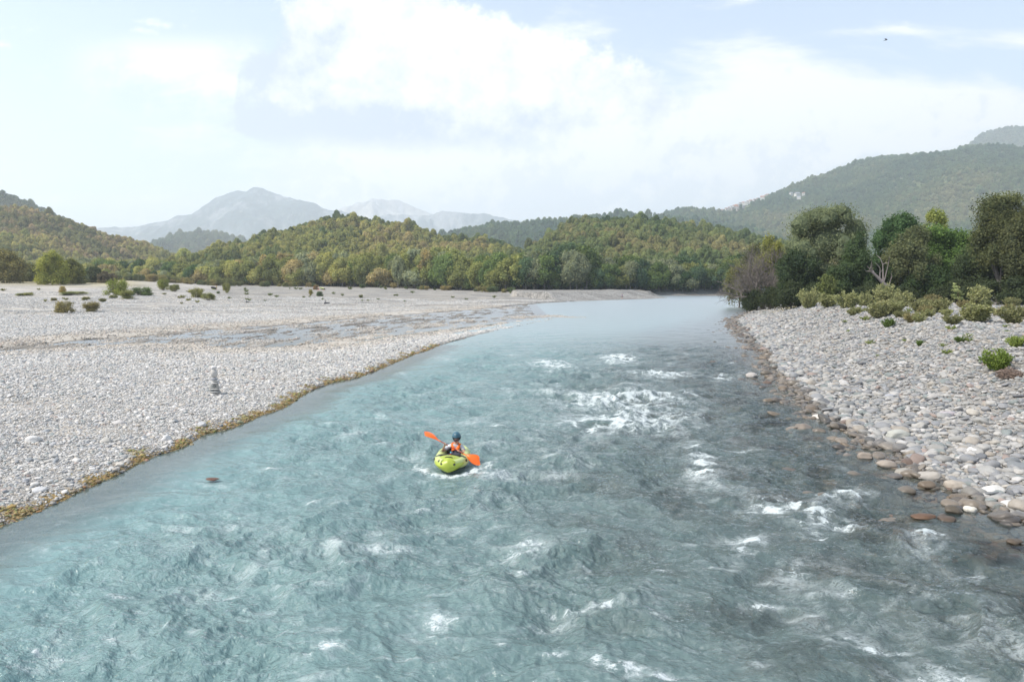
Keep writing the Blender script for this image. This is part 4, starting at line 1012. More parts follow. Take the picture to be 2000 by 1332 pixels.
    o.scale = (1.35, .9, 1.3); o.location = (-.8, 0, 0)
    # leaning dead trunk
    a = Acc(); rng = np.random.default_rng(12)
    d = 100; p0 = aty(1757, 583, d); p1 = aty(1702, 530, d); ub = d / F
    path = bend(p0, p1, 8, .06, rng); pc = path - p0
    a.add(*tube(pc, np.linspace(.42, .16, 8), 8))
    for (i, dx, dz, r) in [(7, -.5, .5, .10), (7, -.7, .0, .09), (5, .1, 1.6, .10), (4, -.6, 3.6, .13), (4, .5, 3.0, .10), (6, -.5, 1.1, .08), (3, .4, 1.6, .08)]:
        q = bend(pc[i], pc[i] + np.array([dx, rng.uniform(-.4, .4), dz]), 5, .12, rng); a.add(*tube(q, np.linspace(r, r * .3, 5), 5))
        for _ in range(2):
            st = q[rng.integers(2, 5)]; a.add(*tube(bend(st, st + rng.normal(0, .5, 3) + np.array([0, 0, .6]), 4, .1, rng), np.linspace(r * .4, r * .12, 4), 4))
    o = link('dead_trunk', a.mesh('dead_trunk', [BARK]), loc=p0); o.color = (.24, .205, .19, 1); tag(o, 'broken dead trunk leaning left out of the right-hand trees', 'dead tree')
right_trees()

# ------------------------------------------------------------------ shrubs
def shrub_mesh(name, seed, n=2600, stems=26, spread=.42, size=.055, fluffy=1.):
    """unit-height shrub: upright wands with small leaves along them"""
    rng = np.random.default_rng(seed); a = Acc(); C_, D_ = [], []
    per = n // stems
    for k in range(stems):
        an = rng.uniform(0, 6.28); q = rng.uniform(.1, 1) ** .6; tip = np.array([math.cos(an) * spread * q, math.sin(an) * spread * q, rng.uniform(.6, 1.) * (1 - .35 * q)])
        st = np.array([math.cos(an), math.sin(an), 0]) * rng.uniform(0, .12)
        path = bend(st, tip, 6, .12, rng); a.add(*tube(path, np.linspace(.010, .003, 6), 3))
        t = rng.uniform(.12, 1.02, per); i = np.clip(t * 5, 0, 4.99).astype(int); f = (t * 5 - i)[:, None]
        i = np.minimum(i, 4)
        c = path[i] * (1 - f) + path[i + 1] * f + rng.normal(0, .035 * fluffy, (per, 3)); C_.append(c); D_.append(np.tile(tip - st, (per, 1)) + rng.normal(0, .5, (per, 3)))
    c = np.concatenate(C_); dv = np.concatenate(D_); dv /= np.linalg.norm(dv, axis=1)[:, None]; n = len(c)
    t2 = np.cross(dv, rng.normal(size=(n, 3))); t2 /= np.linalg.norm(t2, axis=1)[:, None]
    sz = size * rng.uniform(.6, 1.4, n)[:, None]
    V = np.stack([c - dv * sz * .6, c + t2 * sz * .32, c + dv * sz * .6, c - t2 * sz * .32], 1).reshape(-1, 3)
    V[:, 2] = np.maximum(V[:, 2], -.02)
    lv = np.repeat(rng.random(n), 4); lh = np.repeat(np.clip(rng.normal(.1, .25, n), 0, 1), 4)
    return a.mesh(name + '_stems', [BARK]), mesh_np(name + '_leaves', V, np.arange(4 * n).reshape(n, 4), [LEAF], attrs=dict(lv=lv, lh=lh), smooth=False)
SHR = [shrub_mesh('willow_shrub', 60 + i, 3600, 34, .45, .060) for i in range(4)]
SHT = [shrub_mesh('tall_shrub', 70 + i, 3600, 26, .26, .050) for i in range(2)]
def dome_mesh(name, seed):
    st, _ = shrub_mesh(name, seed, 60, 20, .4)
    rng = np.random.default_rng(seed); bl = [(0, 0, .42, .34, .34, .40)]
    for k in range(16):
        an = rng.uniform(0, 6.28); q = rng.uniform(.15, .36); bl.append((math.cos(an) * q, math.sin(an) * q, rng.uniform(.12, .75) * (1 - q * .6), .17, .17, .18))
    return st, crown_mesh(name + '_leaves', bl, 4200, .062, seed, 0, asp=.5, shell=.3, lump=.5)
DOME = [dome_mesh('bush', 90 + i) for i in range(3)]
TUFT = [shrub_mesh('grass_tuft', 80 + i, 700, 26, .75, .14, .6) for i in range(3)]
def shrub(name, label, cat, px, py, h, w_, col, group=None, kinds=None, y1=420., seed=[0]):
    seed[0] += 1; rr = random.Random(seed[0])
    g = hit(px, py, y1=y1); d = g[1]; H = h * d / F * (1.12 if (kinds is None or kinds is SHR) else 1.05); Wd = w_ * d / F * (1.15 if kinds is not TUFT else 1)
    st, lf = rr.choice(kinds or SHR); sp = 1.0 if kinds is DOME else .9 if (kinds or SHR) is SHR else (.52 if kinds is SHT else 1.5)
    c = np.array(col) * rr.uniform(.9, 1.1)
    e, o = tree(name, label, cat, (g[0], g[1], g[2] - .02), st, lf, c, (.16, .13, .10), group, rr.uniform(0, 6.28), (Wd / sp, Wd / sp, H), crown='leaves')
    e.children[0].name = 'stems' if e.children[0].type == 'MESH' and 'trunk' in e.children[0].name else e.children[0].name
    for ch in e.children:
        if ch.name.startswith('trunk'): ch.name = 'stems'
    return e
def shrubs():
    Yg = (.30, .31, .165); Yd = (.25, .255, .14); Gn = (.13, .19, .06); Br = (.24, .21, .11)
    G = 'yellow-green shrubs along the crest of the right gravel bank'
    R_ = [  # px, base, h, w, colour, label
        (1580, 603, 42, 40, Yg, 'bushy yellow-green willow shrub, leftmost of the tall ones on the right crest'),
        (1618, 600, 30, 34, Yg, 'loose shrub between the leftmost tall shrub and the one below the pale conical tree'),
        (1655, 603, 36, 46, Yg, 'wide low-domed yellow-green shrub in front of the dark tree gap right of the willow'),
        (1690, 600, 32, 24, Yg, 'slim wispy shrub left of the highest shrub on the crest'),
        (1728, 598, 46, 44, Yg, 'highest bushy yellow-green shrub, below the leaning dead trunk'),
        (1764, 600, 34, 36, Yg, 'rounded shrub touching the right side of the highest crest shrub'),
        (1718, 622, 36, 46, Yd, 'lower shrub in front of the highest crest shrub'),
        (1745, 614, 30, 40, Yg, 'yellowish shrub low on the slope right of the lower front shrub'),
        (1802, 612, 28, 44, Yd, 'sprawling shrub on the open gravel left of the thin sapling'),
        (1838, 612, 32, 38, Yd, 'sparse shrub directly left of the thin sapling'),
        (1912, 603, 52, 34, Yg, 'tall pointed yellow-green shrub with narrow top near the right edge'),
        (1905, 628, 42, 54, Yg, 'broad shrub at the foot of the tall pointed shrub'),
        (1985, 588, 26, 60, Yg, 'spreading shrub on the far crest at the right picture edge'),
        (1978, 634, 42, 50, Yd, 'dense shrub at the right picture edge below the crest'),
        (1860, 634, 22, 34, Yd, 'low brownish green shrub on the slope below the thin sapling'),
        (1735, 641, 20, 24, Gn, 'small green shrub alone on the gravel slope below the crest shrubs'),
        (1668, 617, 18, 26, Yd, 'small straggly shrub on the slope under the wide low-domed shrub'),
        (1945, 724, 46, 54, (.20, .27, .07), 'bright green bush beside a brown heap of flood debris'),
        (1985, 681, 26, 36, (.22, .28, .08), 'green bush at the right picture edge above the debris heap'),
        (1612, 590, 62, 32, (.17, .20, .08), 'conical pale green young tree in front of the big willow'),
        (1517, 601, 22, 20, Br, 'small brownish bush at the upstream tip of the right gravel bank'),
        (1875, 669, 12, 22, Gn, 'tiny green plant on the gravel between the debris bush and the crest'),
        (1796, 677, 12, 18, Gn, 'tiny green plant on the gravel slope below the sprawling shrub'),
        (1840, 592, 22, 20, Yd, 'little shrub on the skyline left of the thin sapling'),
        (1868, 600, 44, 10, Yd, 'x')]
    for (px, py, h, w_, c, lab) in R_[:-1]:
        k = SHT if ('pointed' in lab or 'conical' in lab) else SHR
        shrub('willow_shrub', lab, 'shrub', px, py, h, w_, c, None, k)
    rx = random.Random(91)
    for k in range(30):
        px = rx.uniform(1565, 1990); py = rx.uniform(592, 606) if k % 2 else rx.uniform(604, 636)
        if k % 2 == 0 and px < 1650: px += 150
        h_ = rx.uniform(12, 24)
        shrub('willow_shrub', 'low wispy pale green shrub filling in between the taller shrubs of the right crest', 'shrub', px, py, h_, h_ * rx.uniform(1., 1.7), rx.choice([Yg, Yd, (.30, .27, .15)]), 'low wispy shrubs filling in on the right crest', SHR)
    # thin sapling
    g = hit(1869, 601); d = g[1]; u = d / F
    a = Acc(); rng = np.random.default_rng(3); H = 50 * u
    main = bend((0, 0, -.05), (.1, 0, H * .9), 8, .05, rng); a.add(*tube(main, np.linspace(.035, .010, 8), 5))
    bl = []
    for (dx, hh, w_) in [(-5, 46, 8), (-2, 40, 12), (-6, 34, 14), (4, 31, 15), (8, 26, 12), (-7, 24, 12), (-2, 19, 16), (5, 18, 13)]:
        c = (dx * u, rng.uniform(-5, 5) * u, hh * u, w_ * u / 2, w_ * u / 2, 3.2 * u); bl.append(c)
        a.add(*tube(bend(main[int(min(6, hh / 50 * 7))], c[:3], 4, .1, rng), np.linspace(.014, .005, 4), 4))
    e = empty('sapling', g); tag(e, 'thin young tree with tiered pale leaves and bare stem on the right crest', 'sapling')
    o = link('trunk', a.mesh('sapling_trunk', [BARK]), e); o.color = (.2, .14, .10, 1)
    o = link('crown', crown_mesh('sapling_crown', bl, 900, .14, 4, 0, shell=.2, up=1.), e); o.color = (.30, .34, .17, 1)
    # debris heap
    g = hit(1972, 738); u = g[1] / F; a = Acc(); rng = np.random.default_rng(8)
    for k in range(420):
        an = rng.uniform(0, 6.28); q = rng.random() ** .5; p = np.array([math.cos(an) * q * 22 * u, math.sin(an) * q * 14 * u, rng.uniform(0, 24) * u * (1 - q * .7)])
        dv = rng.normal(size=3) * np.array([1, 1, .5]); dv /= np.linalg.norm(dv)
        a.add(*tube(bend(p - dv * 7 * u, p + dv * 7 * u, 4, .25, rng), np.linspace(.012, .005, 4), 3))
    for k in range(5):
        p = np.array([rng.uniform(-16, 10), rng.uniform(-6, 6), rng.uniform(4, 14)]) * u
        a.add(*tube(bend(p, p + np.array([rng.uniform(-16, -4), 0, rng.uniform(-6, 6)]) * u, 5, .15, rng), np.linspace(.03, .012, 5), 5))
    o = link('flood_debris', a.mesh('flood_debris', [BARK]), loc=g); o.color = (.27, .20, .16, 1); tag(o, 'heap of dry brown roots and twigs left by a flood at the right edge', 'debris')
    # driftwood lying at the right crest and on the left bars
    for (px, py, L_, r, c, lab) in [(1975, 586, 30, .10, (.42, .38, .33), 'pale bleached log lying on the right crest near the picture edge'),
                                    (638, 594, 10, .20, (.10, .10, .11), 'short dark log lying on the far gravel bar'),
                                    (483, 592, 6, .16, (.12, .12, .12), 'small dark stump on the far gravel bar left of the short dark log')]:
        g = hit(px, py); u = g[1] / F; a = Acc(); rng = np.random.default_rng(px)
        a.add(*tube(bend((-L_ * u / 2, 0, r), (L_ * u / 2, .5, r * 1.6), 6, .05, rng), np.linspace(r, r * .5, 6), 7))
        a.add(*tube(bend((-L_ * u / 5, 0, r), (-L_ * u / 3, .2, r * 5), 4, .1, rng), np.linspace(r * .5, r * .2, 4), 5))
        o = link('driftwood_log', a.mesh('driftwood_log', [BARK]), loc=g); o.color = (*c, 1); tag(o, lab, 'driftwood')
    # left side
    L_ = [(127, 611, 28, 34, Br, 'roundish brown-green bush on the pale slope, left one of a pair'),
          (180, 609, 24, 32, Br, 'roundish brown-green bush on the pale slope, right one of a pair'),
          (228, 577, 38, 42, (.24, .27, .08), 'yellow-green bush, tallest of the cluster in the middle of the left side'),
          (248, 584, 22, 30, (.22, .23, .10), 'low grey-green bush in front of the tallest bush of the left cluster'),
          (276, 577, 20, 40, (.15, .20, .09), 'dark green sprawling bush at the right end of the left cluster'),
          (319, 567, 26, 24, (.20, .22, .07), 'rounded green bush standing in front of the far trees left of the walking kayak carriers'),
          (342, 570, 18, 20, (.18, .19, .08), 'smaller bush just right of the rounded green bush'),
          (384, 582, 24, 26, (.24, .24, .10), 'yellowish bush on the far bar, left of the low twin bush'),
          (407, 587, 18, 28, (.19, .20, .09), 'low twin bush right below the first kayak carrier'),
          (443, 572, 22, 17, (.23, .23, .09), 'upright bush right of the first kayak carrier'),
          (607, 578, 16, 8, (.28, .25, .10), 'narrow yellow bush on the far gravel bar'),
          (625, 579, 12, 15, (.09, .13, .07), 'dark green bush in front of the second kayak carrier'),
          (617, 566, 12, 13, (.24, .17, .10), 'brownish bush behind the narrow yellow bush'),
          (705, 582, 8, 10, (.16, .17, .08), 'small dark bush alone on the far gravel bar'),
          (426, 574, 6, 8, (.11, .16, .08), 'small dark green plant below the first kayak carrier'),
          (122, 572, 16, 14, (.36, .29, .12), 'golden dry bush below the yellow-green pointed tree'),
          (220, 583, 8, 16, (.20, .21, .09), 'little green bush left of the low grey-green bush'),
          (105, 588, 8, 12, (.20, .18, .09), 'little brown bush above the left brown-green bush'),
          (168, 587, 9, 16, (.20, .20, .09), 'little green bush between and above the brown-green pair'),
          (200, 590, 9, 14, (.19, .19, .09), 'little green bush above the right brown-green bush'),
          (145, 576, 8, 50, (.20, .22, .09), 'flat green mat of weeds left of the cluster, under the golden bush'),
          (50, 578, 7, 30, (.23, .24, .10), 'flat pale green weeds at the far left')]
    for (px, py, h, w_, c, lab) in L_:
        shrub('bush', lab, 'bush', px, py, h, w_, tuple(q * 1.25 for q in c), None, DOME)
    for (px, d, top, wd, c, lab, ls) in [(-110, 212, 492, 90, (.20, .20, .09), 'olive tree just outside the left picture edge', .38), (-210, 215, 500, 90, (.24, .22, .10), 'straw-green tree well outside the left picture edge', .38), (8, 215, 488, 84, (.24, .22, .10), 'wide straw-green tree at the far left picture edge', .38), (103, 205, 489, 62, (.34, .35, .095), 'bright yellow-green pointed tree on the left terrace', .34),
                                          (143, 215, 506, 50, (.21, .22, .08), 'duller green tree right behind the bright yellow-green pointed tree', .36), (62, 235, 515, 60, (.17, .18, .09), 'low olive tree between the far left tree and the yellow-green one', .36),
                                          (187, 230, 522, 34, (.10, .12, .07), 'dark rounded bush-like tree on the left terrace', .34), (210, 226, 530, 34, (.17, .15, .11), 'brownish low tree right of the dark rounded one', .34)]:
        b = aty(px, 560, d); zg = float(ground_h(b[0], d)[0]); H = aty(px, top, d)[2] - zg; Wd = wd * d / F
        bl = [(x_ * (1 - .85 * max(0, z_ / H - .2)) if 'pointed' in lab else x_, y_, z_, *r_) for (x_, y_, z_, *r_) in ell_blobs(Wd, H, -.5, 34, abs(int(px)) + 5, .2)] + [(math.cos(q_) * Wd * .33, math.sin(q_) * Wd * .30, H * .13, Wd * .17, Wd * .17, H * .15) for q_ in (0, .9, 1.8, 2.7, 3.6, 4.5, 5.4)]
        tree('broadleaf_tree', lab, 'tree', (b[0], d, zg), trunk_mesh('left_tree_trunk', H, .2, bl[:6], 4), crown_mesh('left_tree_crown', bl, 11000, ls, abs(int(px)) + 9, .45, up=.5), c)
    # weeds and tufts on the gravel
    rr = random.Random(44)
    for k in range(70):
        if k < 34: px, py = rr.uniform(440, 1000), rr.uniform(564, 590); c = (.17, .20, .10); lab = 'small green weed tuft on the far grey gravel bar'; h = rr.uniform(3, 6)
        elif k < 50: px, py = rr.uniform(0, 400), rr.uniform(566, 600); c = (.22, .22, .10); lab = 'small weed tuft on the left sandy terrace'; h = rr.uniform(4, 7)
        else: px, py = rr.uniform(1560, 1990), rr.uniform(610, 700); c = (.20, .24, .09); lab = 'small weed tuft between stones on the right gravel slope'; h = rr.uniform(6, 12)
        if k >= 50 and px < 1400 + (py - 560) * 2.2: continue
        g = hit(px, py)
        if g[2] < .1: continue
        shrub('weed_tuft', lab, 'weed', px, py, h, h * rr.uniform(1.3, 2.6), tuple(q * 1.3 for q in c), 'weed tufts scattered on the gravel', TUFT)
    # low pale bushes at the foot of the treeline
    for k in range(110):
        px = rr.choice([rr.uniform(100, 460), rr.uniform(150, 1010)]); d = np.interp(px, [150, 400, 850, 1010], [330, 325, 312, 278]) + rr.uniform(-8, 4); b = aty(px, 560, d); zg = float(ground_h(b[0], d)[0])
        h = rr.uniform(1.2, 3.4) * (1.5 if px < 450 else 1.); c = rr.choice([(.30, .27, .12), (.22, .23, .10), (.16, .18, .09), (.33, .27, .13), (.13, .17, .08)])
        st, lf = rr.choice(DOME)
        tree('bush', 'low pale bush at the foot of the far treeline', 'bush', (b[0], d, zg - .05), st, lf, c, (.16, .13, .1), 'low bushes at the foot of the far treeline', rr.uniform(0, 6), (h * 1.3, h * 1.3, h), crown='leaves')
shrubs()
for o in list(COL.objects):
    if o.parent and o.name.startswith('trunk') and o.parent.name.split('.')[0] in ('bush', 'willow_shrub', 'weed_tuft'): o.name = 'stems'
# ------------------------------------------------------------------ kayaker
def pbr(name, col, rough=.5, spec=.5, noise=.0, scale=20., trans=0.):
    m, t = mat(name); p = t.n('ShaderNodeBsdfPrincipled')
    tcn = t.n('ShaderNodeTexCoord'); n = t.noise(tcn.outputs['Object'], scale, 4, .6)
    t.set(p.inputs['Base Color'], t.mix(t.ss(n, .3, .7), tuple(c * (1 - noise) for c in col), tuple(min(1, c * (1 + noise)) for c in col)))
    p.inputs['Roughness'].default_value = rough; p.inputs['Specular IOR Level'].default_value = spec
    b = t.n('ShaderNodeBump'); b.inputs['Strength'].default_value = .25; b.inputs['Distance'].default_value = .01; t.set(b.inputs['Height'], n); t.set(p.inputs['Normal'], b.outputs[0])
    out(t, p.outputs[0]); return m
M = dict(lime=pbr('lime_rubber', (.36, .43, .05), .38, .5, .06, 3), limed=pbr('pale_lime_rubber', (.50, .56, .20), .35, .5, .05, 3), black=pbr('black_webbing', (.015, .015, .018), .6, .3, .2), dark=pbr('dark_grey_fabric', (.055, .058, .075), .7, .3, .25, 12),
         orange=pbr('orange_fabric', (.90, .17, .015), .55, .3, .05), blade=pbr('orange_plastic', (.88, .14, .01), .3, .5, .04), shaft=pbr('dark_red_shaft', (.30, .035, .02), .35, .5), skin=pbr('skin', (.52, .31, .22), .5, .4, .06),
         shirt=pbr('grey_shirt', (.48, .49, .52), .8, .2, .06), helmet=pbr('blue_helmet', (.035, .105, .145), .35, .5, .04), lens=pbr('dark_lens', (.035, .008, .015), .08, .8), white=pbr('white_tape', (.8, .8, .8), .5), red=pbr('red_tape', (.7, .02, .02), .5), cyan=pbr('cyan_tape', (.1, .55, .7), .5),
         hair=pbr('brown_hair', (.06, .035, .02), .6), blue=pbr('blue_cloth', (.03, .12, .35), .8, .2), wall=pbr('plaster', (.55, .53, .49), .9, .2, .1, .5), wall2=pbr('stone_wall', (.36, .33, .30), .9, .2, .2, .6), roof=pbr('terracotta_roof', (.36, .16, .10), .85, .2, .2, .8), roof2=pbr('grey_roof', (.28, .29, .31), .85, .2, .2, .8), pane=pbr('window_pane', (.04, .05, .06), .2), bird=pbr('dark_plumage', (.05, .05, .05), .8))
def skin_mesh(name, V, E, Rr, m, root=0, sub=2, flat=None):
    me = bpy.data.meshes.new(name); me.from_pydata([tuple(v) for v in V], E, []); me.update()
    o = bpy.data.objects.new(name, me); COL.objects.link(o)
    md = o.modifiers.new('s', 'SKIN'); md.use_smooth_shade = True
    for i, d in enumerate(me.skin_vertices[0].data):
        r = Rr[i]; d.radius = r if hasattr(r, '__len__') else (r, r); d.use_root = (i == root)
    sb = o.modifiers.new('b', 'SUBSURF'); sb.levels = sub; sb.render_levels = sub
    dg = bpy.context.evaluated_depsgraph_get(); me2 = bpy.data.meshes.new_from_object(o.evaluated_get(dg)); me2.name = name
    bpy.data.objects.remove(o); bpy.data.meshes.remove(me)
    me2.materials.clear(); me2.materials.append(m)
    me2.polygons.foreach_set('use_smooth', np.ones(len(me2.polygons), bool)); me2.update()
    return me2
class Sk:
    def __init__(s): s.V = []; s.E = []; s.R = []
    def v(s, p, r, par=None):
        s.V.append(tuple(p)); s.R.append(r); i = len(s.V) - 1
        if par is not None: s.E.append((par, i))
        return i
    def chain(s, par, pts):
        for p, r in pts: par = s.v(p, r, par)
        return par
def loft(stations, n=28):
    """stations: (centre y, z, half width, half height, exponent, cx) -> closed loft"""
    a = np.linspace(0, 2 * np.pi, n, endpoint=False); V = []
    for (y, z, w_, h_, e, cx) in stations:
        c, s_ = np.cos(a), np.sin(a)
        V.append(np.stack([cx + np.sign(c) * np.abs(c) ** (2 / e) * w_, np.full(n, y), z + np.sign(s_) * np.abs(s_) ** (2 / e) * h_], -1))
    k = len(stations); V = np.concatenate(V); i = np.arange(k * n).reshape(k, n); j = np.roll(i, -1, 1)
    Fq = np.stack([i[:-1], j[:-1], j[1:], i[1:]], -1).reshape(-1, 4)
    V = np.vstack([V, [[stations[0][5], stations[0][0], stations[0][1]], [stations[-1][5], stations[-1][0], stations[-1][1]]]])
    t1 = np.stack([j[0], i[0], np.full(n, k * n)], -1); t2 = np.stack([i[-1], j[-1], np.full(n, k * n + 1)], -1)
    return V, [Fq, np.concatenate([t1, t2])]
def bevbox(name, m, lo, hi, b=.01):
    bm = bmesh.new(); bmesh.ops.create_cube(bm, size=1)
    for v in bm.verts:
        v.co = Vector([(l + h) / 2 + c * (h - l) for c, l, h in zip(v.co, lo, hi)])
    bmesh.ops.bevel(bm, geom=bm.edges[:], offset=b, segments=2, affect='EDGES')
    me = bpy.data.meshes.new(name); bm.to_mesh(me); bm.free(); me.materials.append(m)
    return me
def disc(name, m, c, nrm, r, th=.012):
    nrm = np.array(nrm, float); nrm /= np.linalg.norm(nrm); c = np.array(c, float)
    V, Fq = tube([c - nrm * th, c, c + nrm * th, c + nrm * th * 1.4, c + nrm * th * 1.5], [r, r, r * .95, r * .6, .001], 16)
    return mesh_np(name, V, Fq, [m])
def kayak(name, label, loc, rz, detail=True, colb='lime'):
    k = empty(name, loc, rz); tag(k, label, 'kayak')
    # side tubes: closed ring, pinched to the ends
    for s_ in (-1, 1):
        ys = np.linspace(-1.30, 1.38, 22); t = ys / 1.38
        xs = .365 * (1 - np.abs(t) ** 2.6) ** .62 * s_ + .03 * s_; zs = .17 + .10 * np.clip(-t, 0, 1) ** 2 + .05 * np.clip(t, 0, 1) ** 2; rs = .165 * (1 - .35 * np.abs(t) ** 3)
        V, Fq = tube(np.stack([xs, ys, zs], -1), rs, 16)
        link('side_tube', mesh_np('side_tube', V, Fq, [M['limed']]), k)
    V, Fq = loft([(-1.47, .20, .05, .06, 1.35, 0), (-1.45, .20, .16, .13, 1.3, 0), (-1.38, .205, .28, .18, 1.32, 0), (-1.25, .21, .385, .215, 1.4, 0), (-1.02, .22, .45, .22, 1.6, 0), (-.80, .22, .48, .20, 1.9, 0), (-.66, .20, .48, .17, 2.2, 0)])
    link('bow', mesh_np('bow', V, Fq, [M[colb]]), k)
    V, Fq = loft([(.85, .2, .42, .12, 2.2, 0), (1.1, .22, .34, .16, 2, 0), (1.35, .25, .2, .14, 2, 0), (1.46, .27, .05, .08, 2, 0)])
    link('stern', mesh_np('stern', V, Fq, [M[colb]]), k)
    V, Fq = loft([(-.7, .09, .34, .05, 3, 0), (.9, .09, .34, .05, 3, 0)])
    link('cockpit_floor', mesh_np('cockpit_floor', V, Fq, [M['black']]), k)
    if detail:
        V, Fq = tube([(-.47, -.60, .30), (-.30, -.66, .365), (0, -.68, .385), (.30, -.66, .365), (.47, -.60, .30)], [.035] * 5, 8)
        link('cockpit_rim', mesh_np('cockpit_rim', V, Fq, [M['black']]), k)
        V, Fq = loft([(-.68, .335, .43, .05, 2.6, 0), (-.62, .34, .44, .055, 2.6, 0), (-.50, .33, .42, .05, 2.6, 0)])
        link('rolled_deck', mesh_np('rolled_deck', V, Fq, [M['dark']]), k)
        for (x, y, z, n) in [(-.215, -1.41, .265, (-.6, -1, .5)), (.215, -1.41, .265, (.6, -1, .5)), (-.30, -1.24, .345, (-.5, -.5, 1)), (-.53, -.74, .27, (-1, -.5, .3)), (.53, -.74, .27, (1, -.5, .3))]:
            pch = link('patch', disc('patch', M['black'], np.array((x, y, z)) - np.array(n) / np.linalg.norm(n) * .022, n, .045, .004), k)
            link('ring', disc('ring', M['dark'], np.array((x, y, z)) + np.array(n) / np.linalg.norm(n) * -.012, n, .020, .004), pch)
        V, Fq = tube(bend((-.12, -1.16, .41), (.12, -1.16, .41), 5, 0, RNG) + np.array([[0, 0, 0], [0, -.03, .03], [0, -.05, .035], [0, -.03, .03], [0, 0, 0]]), [.014] * 5, 6)
        link('grab_handle', mesh_np('grab_handle', V, Fq, [M['black']]), k)
        V, Fq = tube([(-.17, -1.12, .395), (-.05, -.9, .425), (-.02, -.72, .41)], [.007] * 3, 5); link('cord', mesh_np('cord', V, Fq, [M['black']]), k)
        V, Fq = tube([(.17, -1.12, .395), (.05, -.9, .425), (.02, -.72, .41)], [.007] * 3, 5); link('cord', mesh_np('cord', V, Fq, [M['black']]), k)
        tg = link('strap', bevbox('strap', M['red'], (-.018, -.70, .37), (.018, -.66, .44), .004), k); link('strap_end', bevbox('strap_end', M['cyan'], (-.016, -.69, .442), (.022, -.665, .49), .004), tg)
        V, Fq = loft([(.42, .30, .25, .18, 2.6, 0), (.50, .33, .27, .20, 2.6, 0), (.56, .32, .25, .17, 2.6, 0)])
        link('seat_back', mesh_np('seat_back', V, Fq, [M['black']]), k)
    return k
def lp(px, py, dy):
    """photo point at a given distance behind the kayak centre -> kayak-centred coordinates"""
    p = aty(px, py, KAYC[1] + dy); return np.array([p[0] - KAYC[0], dy, p[2]])
def fingers(sk, wrist, hand, grip, axis, r=.0085):
    """palm from wrist to hand, four fingers curling round the shaft and a thumb from the palm's side"""
    wrist, hand, grip, axis = map(np.array, (wrist, hand, grip, axis)); return
def paddler():
    k = kayak('kayak', 'lime green inflatable kayak with black deck roll, bow pointing at the viewer in the rapids', (KAYC[0], KAYC[1], .03), R(-1.5))
    k.rotation_euler = (R(-1.), R(1.5), R(-2)); k.scale = (.93, .86, 1.0)
    e = empty('person', (KAYC[0], KAYC[1], .0)); tag(e, 'person in blue helmet, sunglasses and orange life vest paddling the lime green kayak', 'person')
    B = Sk()
    cx = .075
    pel = B.v((cx, .30, .14), (.15, .11)); sp = B.v((cx, .32, .27), (.135, .10), pel); ch = B.v((cx, .33, .41), (.155, .105), sp); up_ = B.v((cx + .005, .32, .50), (.12, .085), ch)
    nk = B.v((cx + .015, .30, .565), .050, up_); hb = B.v((cx + .02, .275, .61), (.062, .072), nk); hm = B.v((cx + .025, .265, .68), (.078, .095), hb); ht = B.v((cx + .025, .27, .76), (.066, .08), hm)
    pR, pL = lp(829, 845, .10), lp(937, 903, -.40)
    ax = (pL - pR) / np.linalg.norm(pL - pR)
    hR = pR + ax * .78; hL = pR + ax * 1.17
    hR = lp(869.5, 864, 0) * 0 + pR + (pL - pR) * ((869.5 - 829) / (936.5 - 829)); hL = pR + (pL - pR) * ((895.5 - 829) / (936.5 - 829))
    eR = np.array([-.335, .20, .33]); eL = np.array([.36, .16, .30])
    for s_, sh, el, hd in ((-1, (cx - .185, .315, .49), eR, hR), (1, (cx + .185, .31, .485), eL, hL)):
        sh = np.array(sh); wr = hd + (el - hd) / np.linalg.norm(el - hd) * .10 + np.array([0, .01, 0])
        a0 = B.v(sh, .058, up_); a1 = B.v((sh + el) / 2, .047, a0); a2 = B.v(el, .038, a1); a3 = B.v((el + wr) / 2, .036, a2); a4 = B.v(wr, .024, a3)
        pal = hd + (wr - hd) * .35 + np.array([0, .020, 0]); a5 = B.v(pal, (.030, .018), a4)
        # four fingers over the shaft, unequal lengths, and the thumb under it
        per = np.cross(ax, wr - hd); per /= np.linalg.norm(per); outw = (hd - wr) / np.linalg.norm(hd - wr)
        for q, L in zip((-.030, -.010, .010, .030), (.92, 1.05, 1., .8)):
            b = hd + ax * q
            B.chain(a5, [(b + outw * .004 - per * .022 * 0 + np.array([0, .022, .012]), .0085), (b + outw * .026 * L + np.array([0, 0, .010]), .0080), (b + outw * .012 * L + np.array([0, -.026, 0]), .0075), (b - outw * .010 + np.array([0, -.022 * L, -.012]), .0065)])
        B.chain(a5, [(hd - ax * s_ * .038 - outw * .02 + np.array([0, .008, -.010]), .010), (hd - ax * s_ * .030 + np.array([0, -.018, -.016]), .009), (hd - ax * s_ * .012 + outw * .010 + np.array([0, -.028, -.008]), .0075)])
    for s_ in (-1, 1):
        h0 = B.v((cx * .8 + s_ * .09, .24, .13), .085, pel); h1 = B.v((cx * .4 + s_ * .15, -.03, .22), .075, h0); h2 = B.v((s_ * .17, -.28, .29), .058, h1); h3 = B.v((s_ * .15, -.50, .20), .050, h2); h4 = B.v((s_ * .13, -.72, .13), .036, h3); B.v((s_ * .14, -.80, .20), (.04, .03), h4)
    bod = link('body', skin_mesh('body', B.V, B.E, B.R, M['skin'], 0, 2), e)
    # face: nose, brow, lips, ears as shaped bumps fused to the head
    f = Acc(); fc = np.array([cx + .035, .178, .665])
    V, Fq = ico(2)
    for c, s3 in [((.006, -.006, .000), (.022, .036, .040)), ((.004, .0, -.036), (.040, .016, .013)), ((.002, .004, -.064), (.040, .034, .030)), ((.0, .012, .034), (.10, .03, .018)), ((-.088, .09, .0), (.018, .034, .052)), ((.076, .092, .0), (.018, .034, .052))]:
        f.add(V * 2 * np.array(s3) * .5 + fc + np.array(c), Fq)
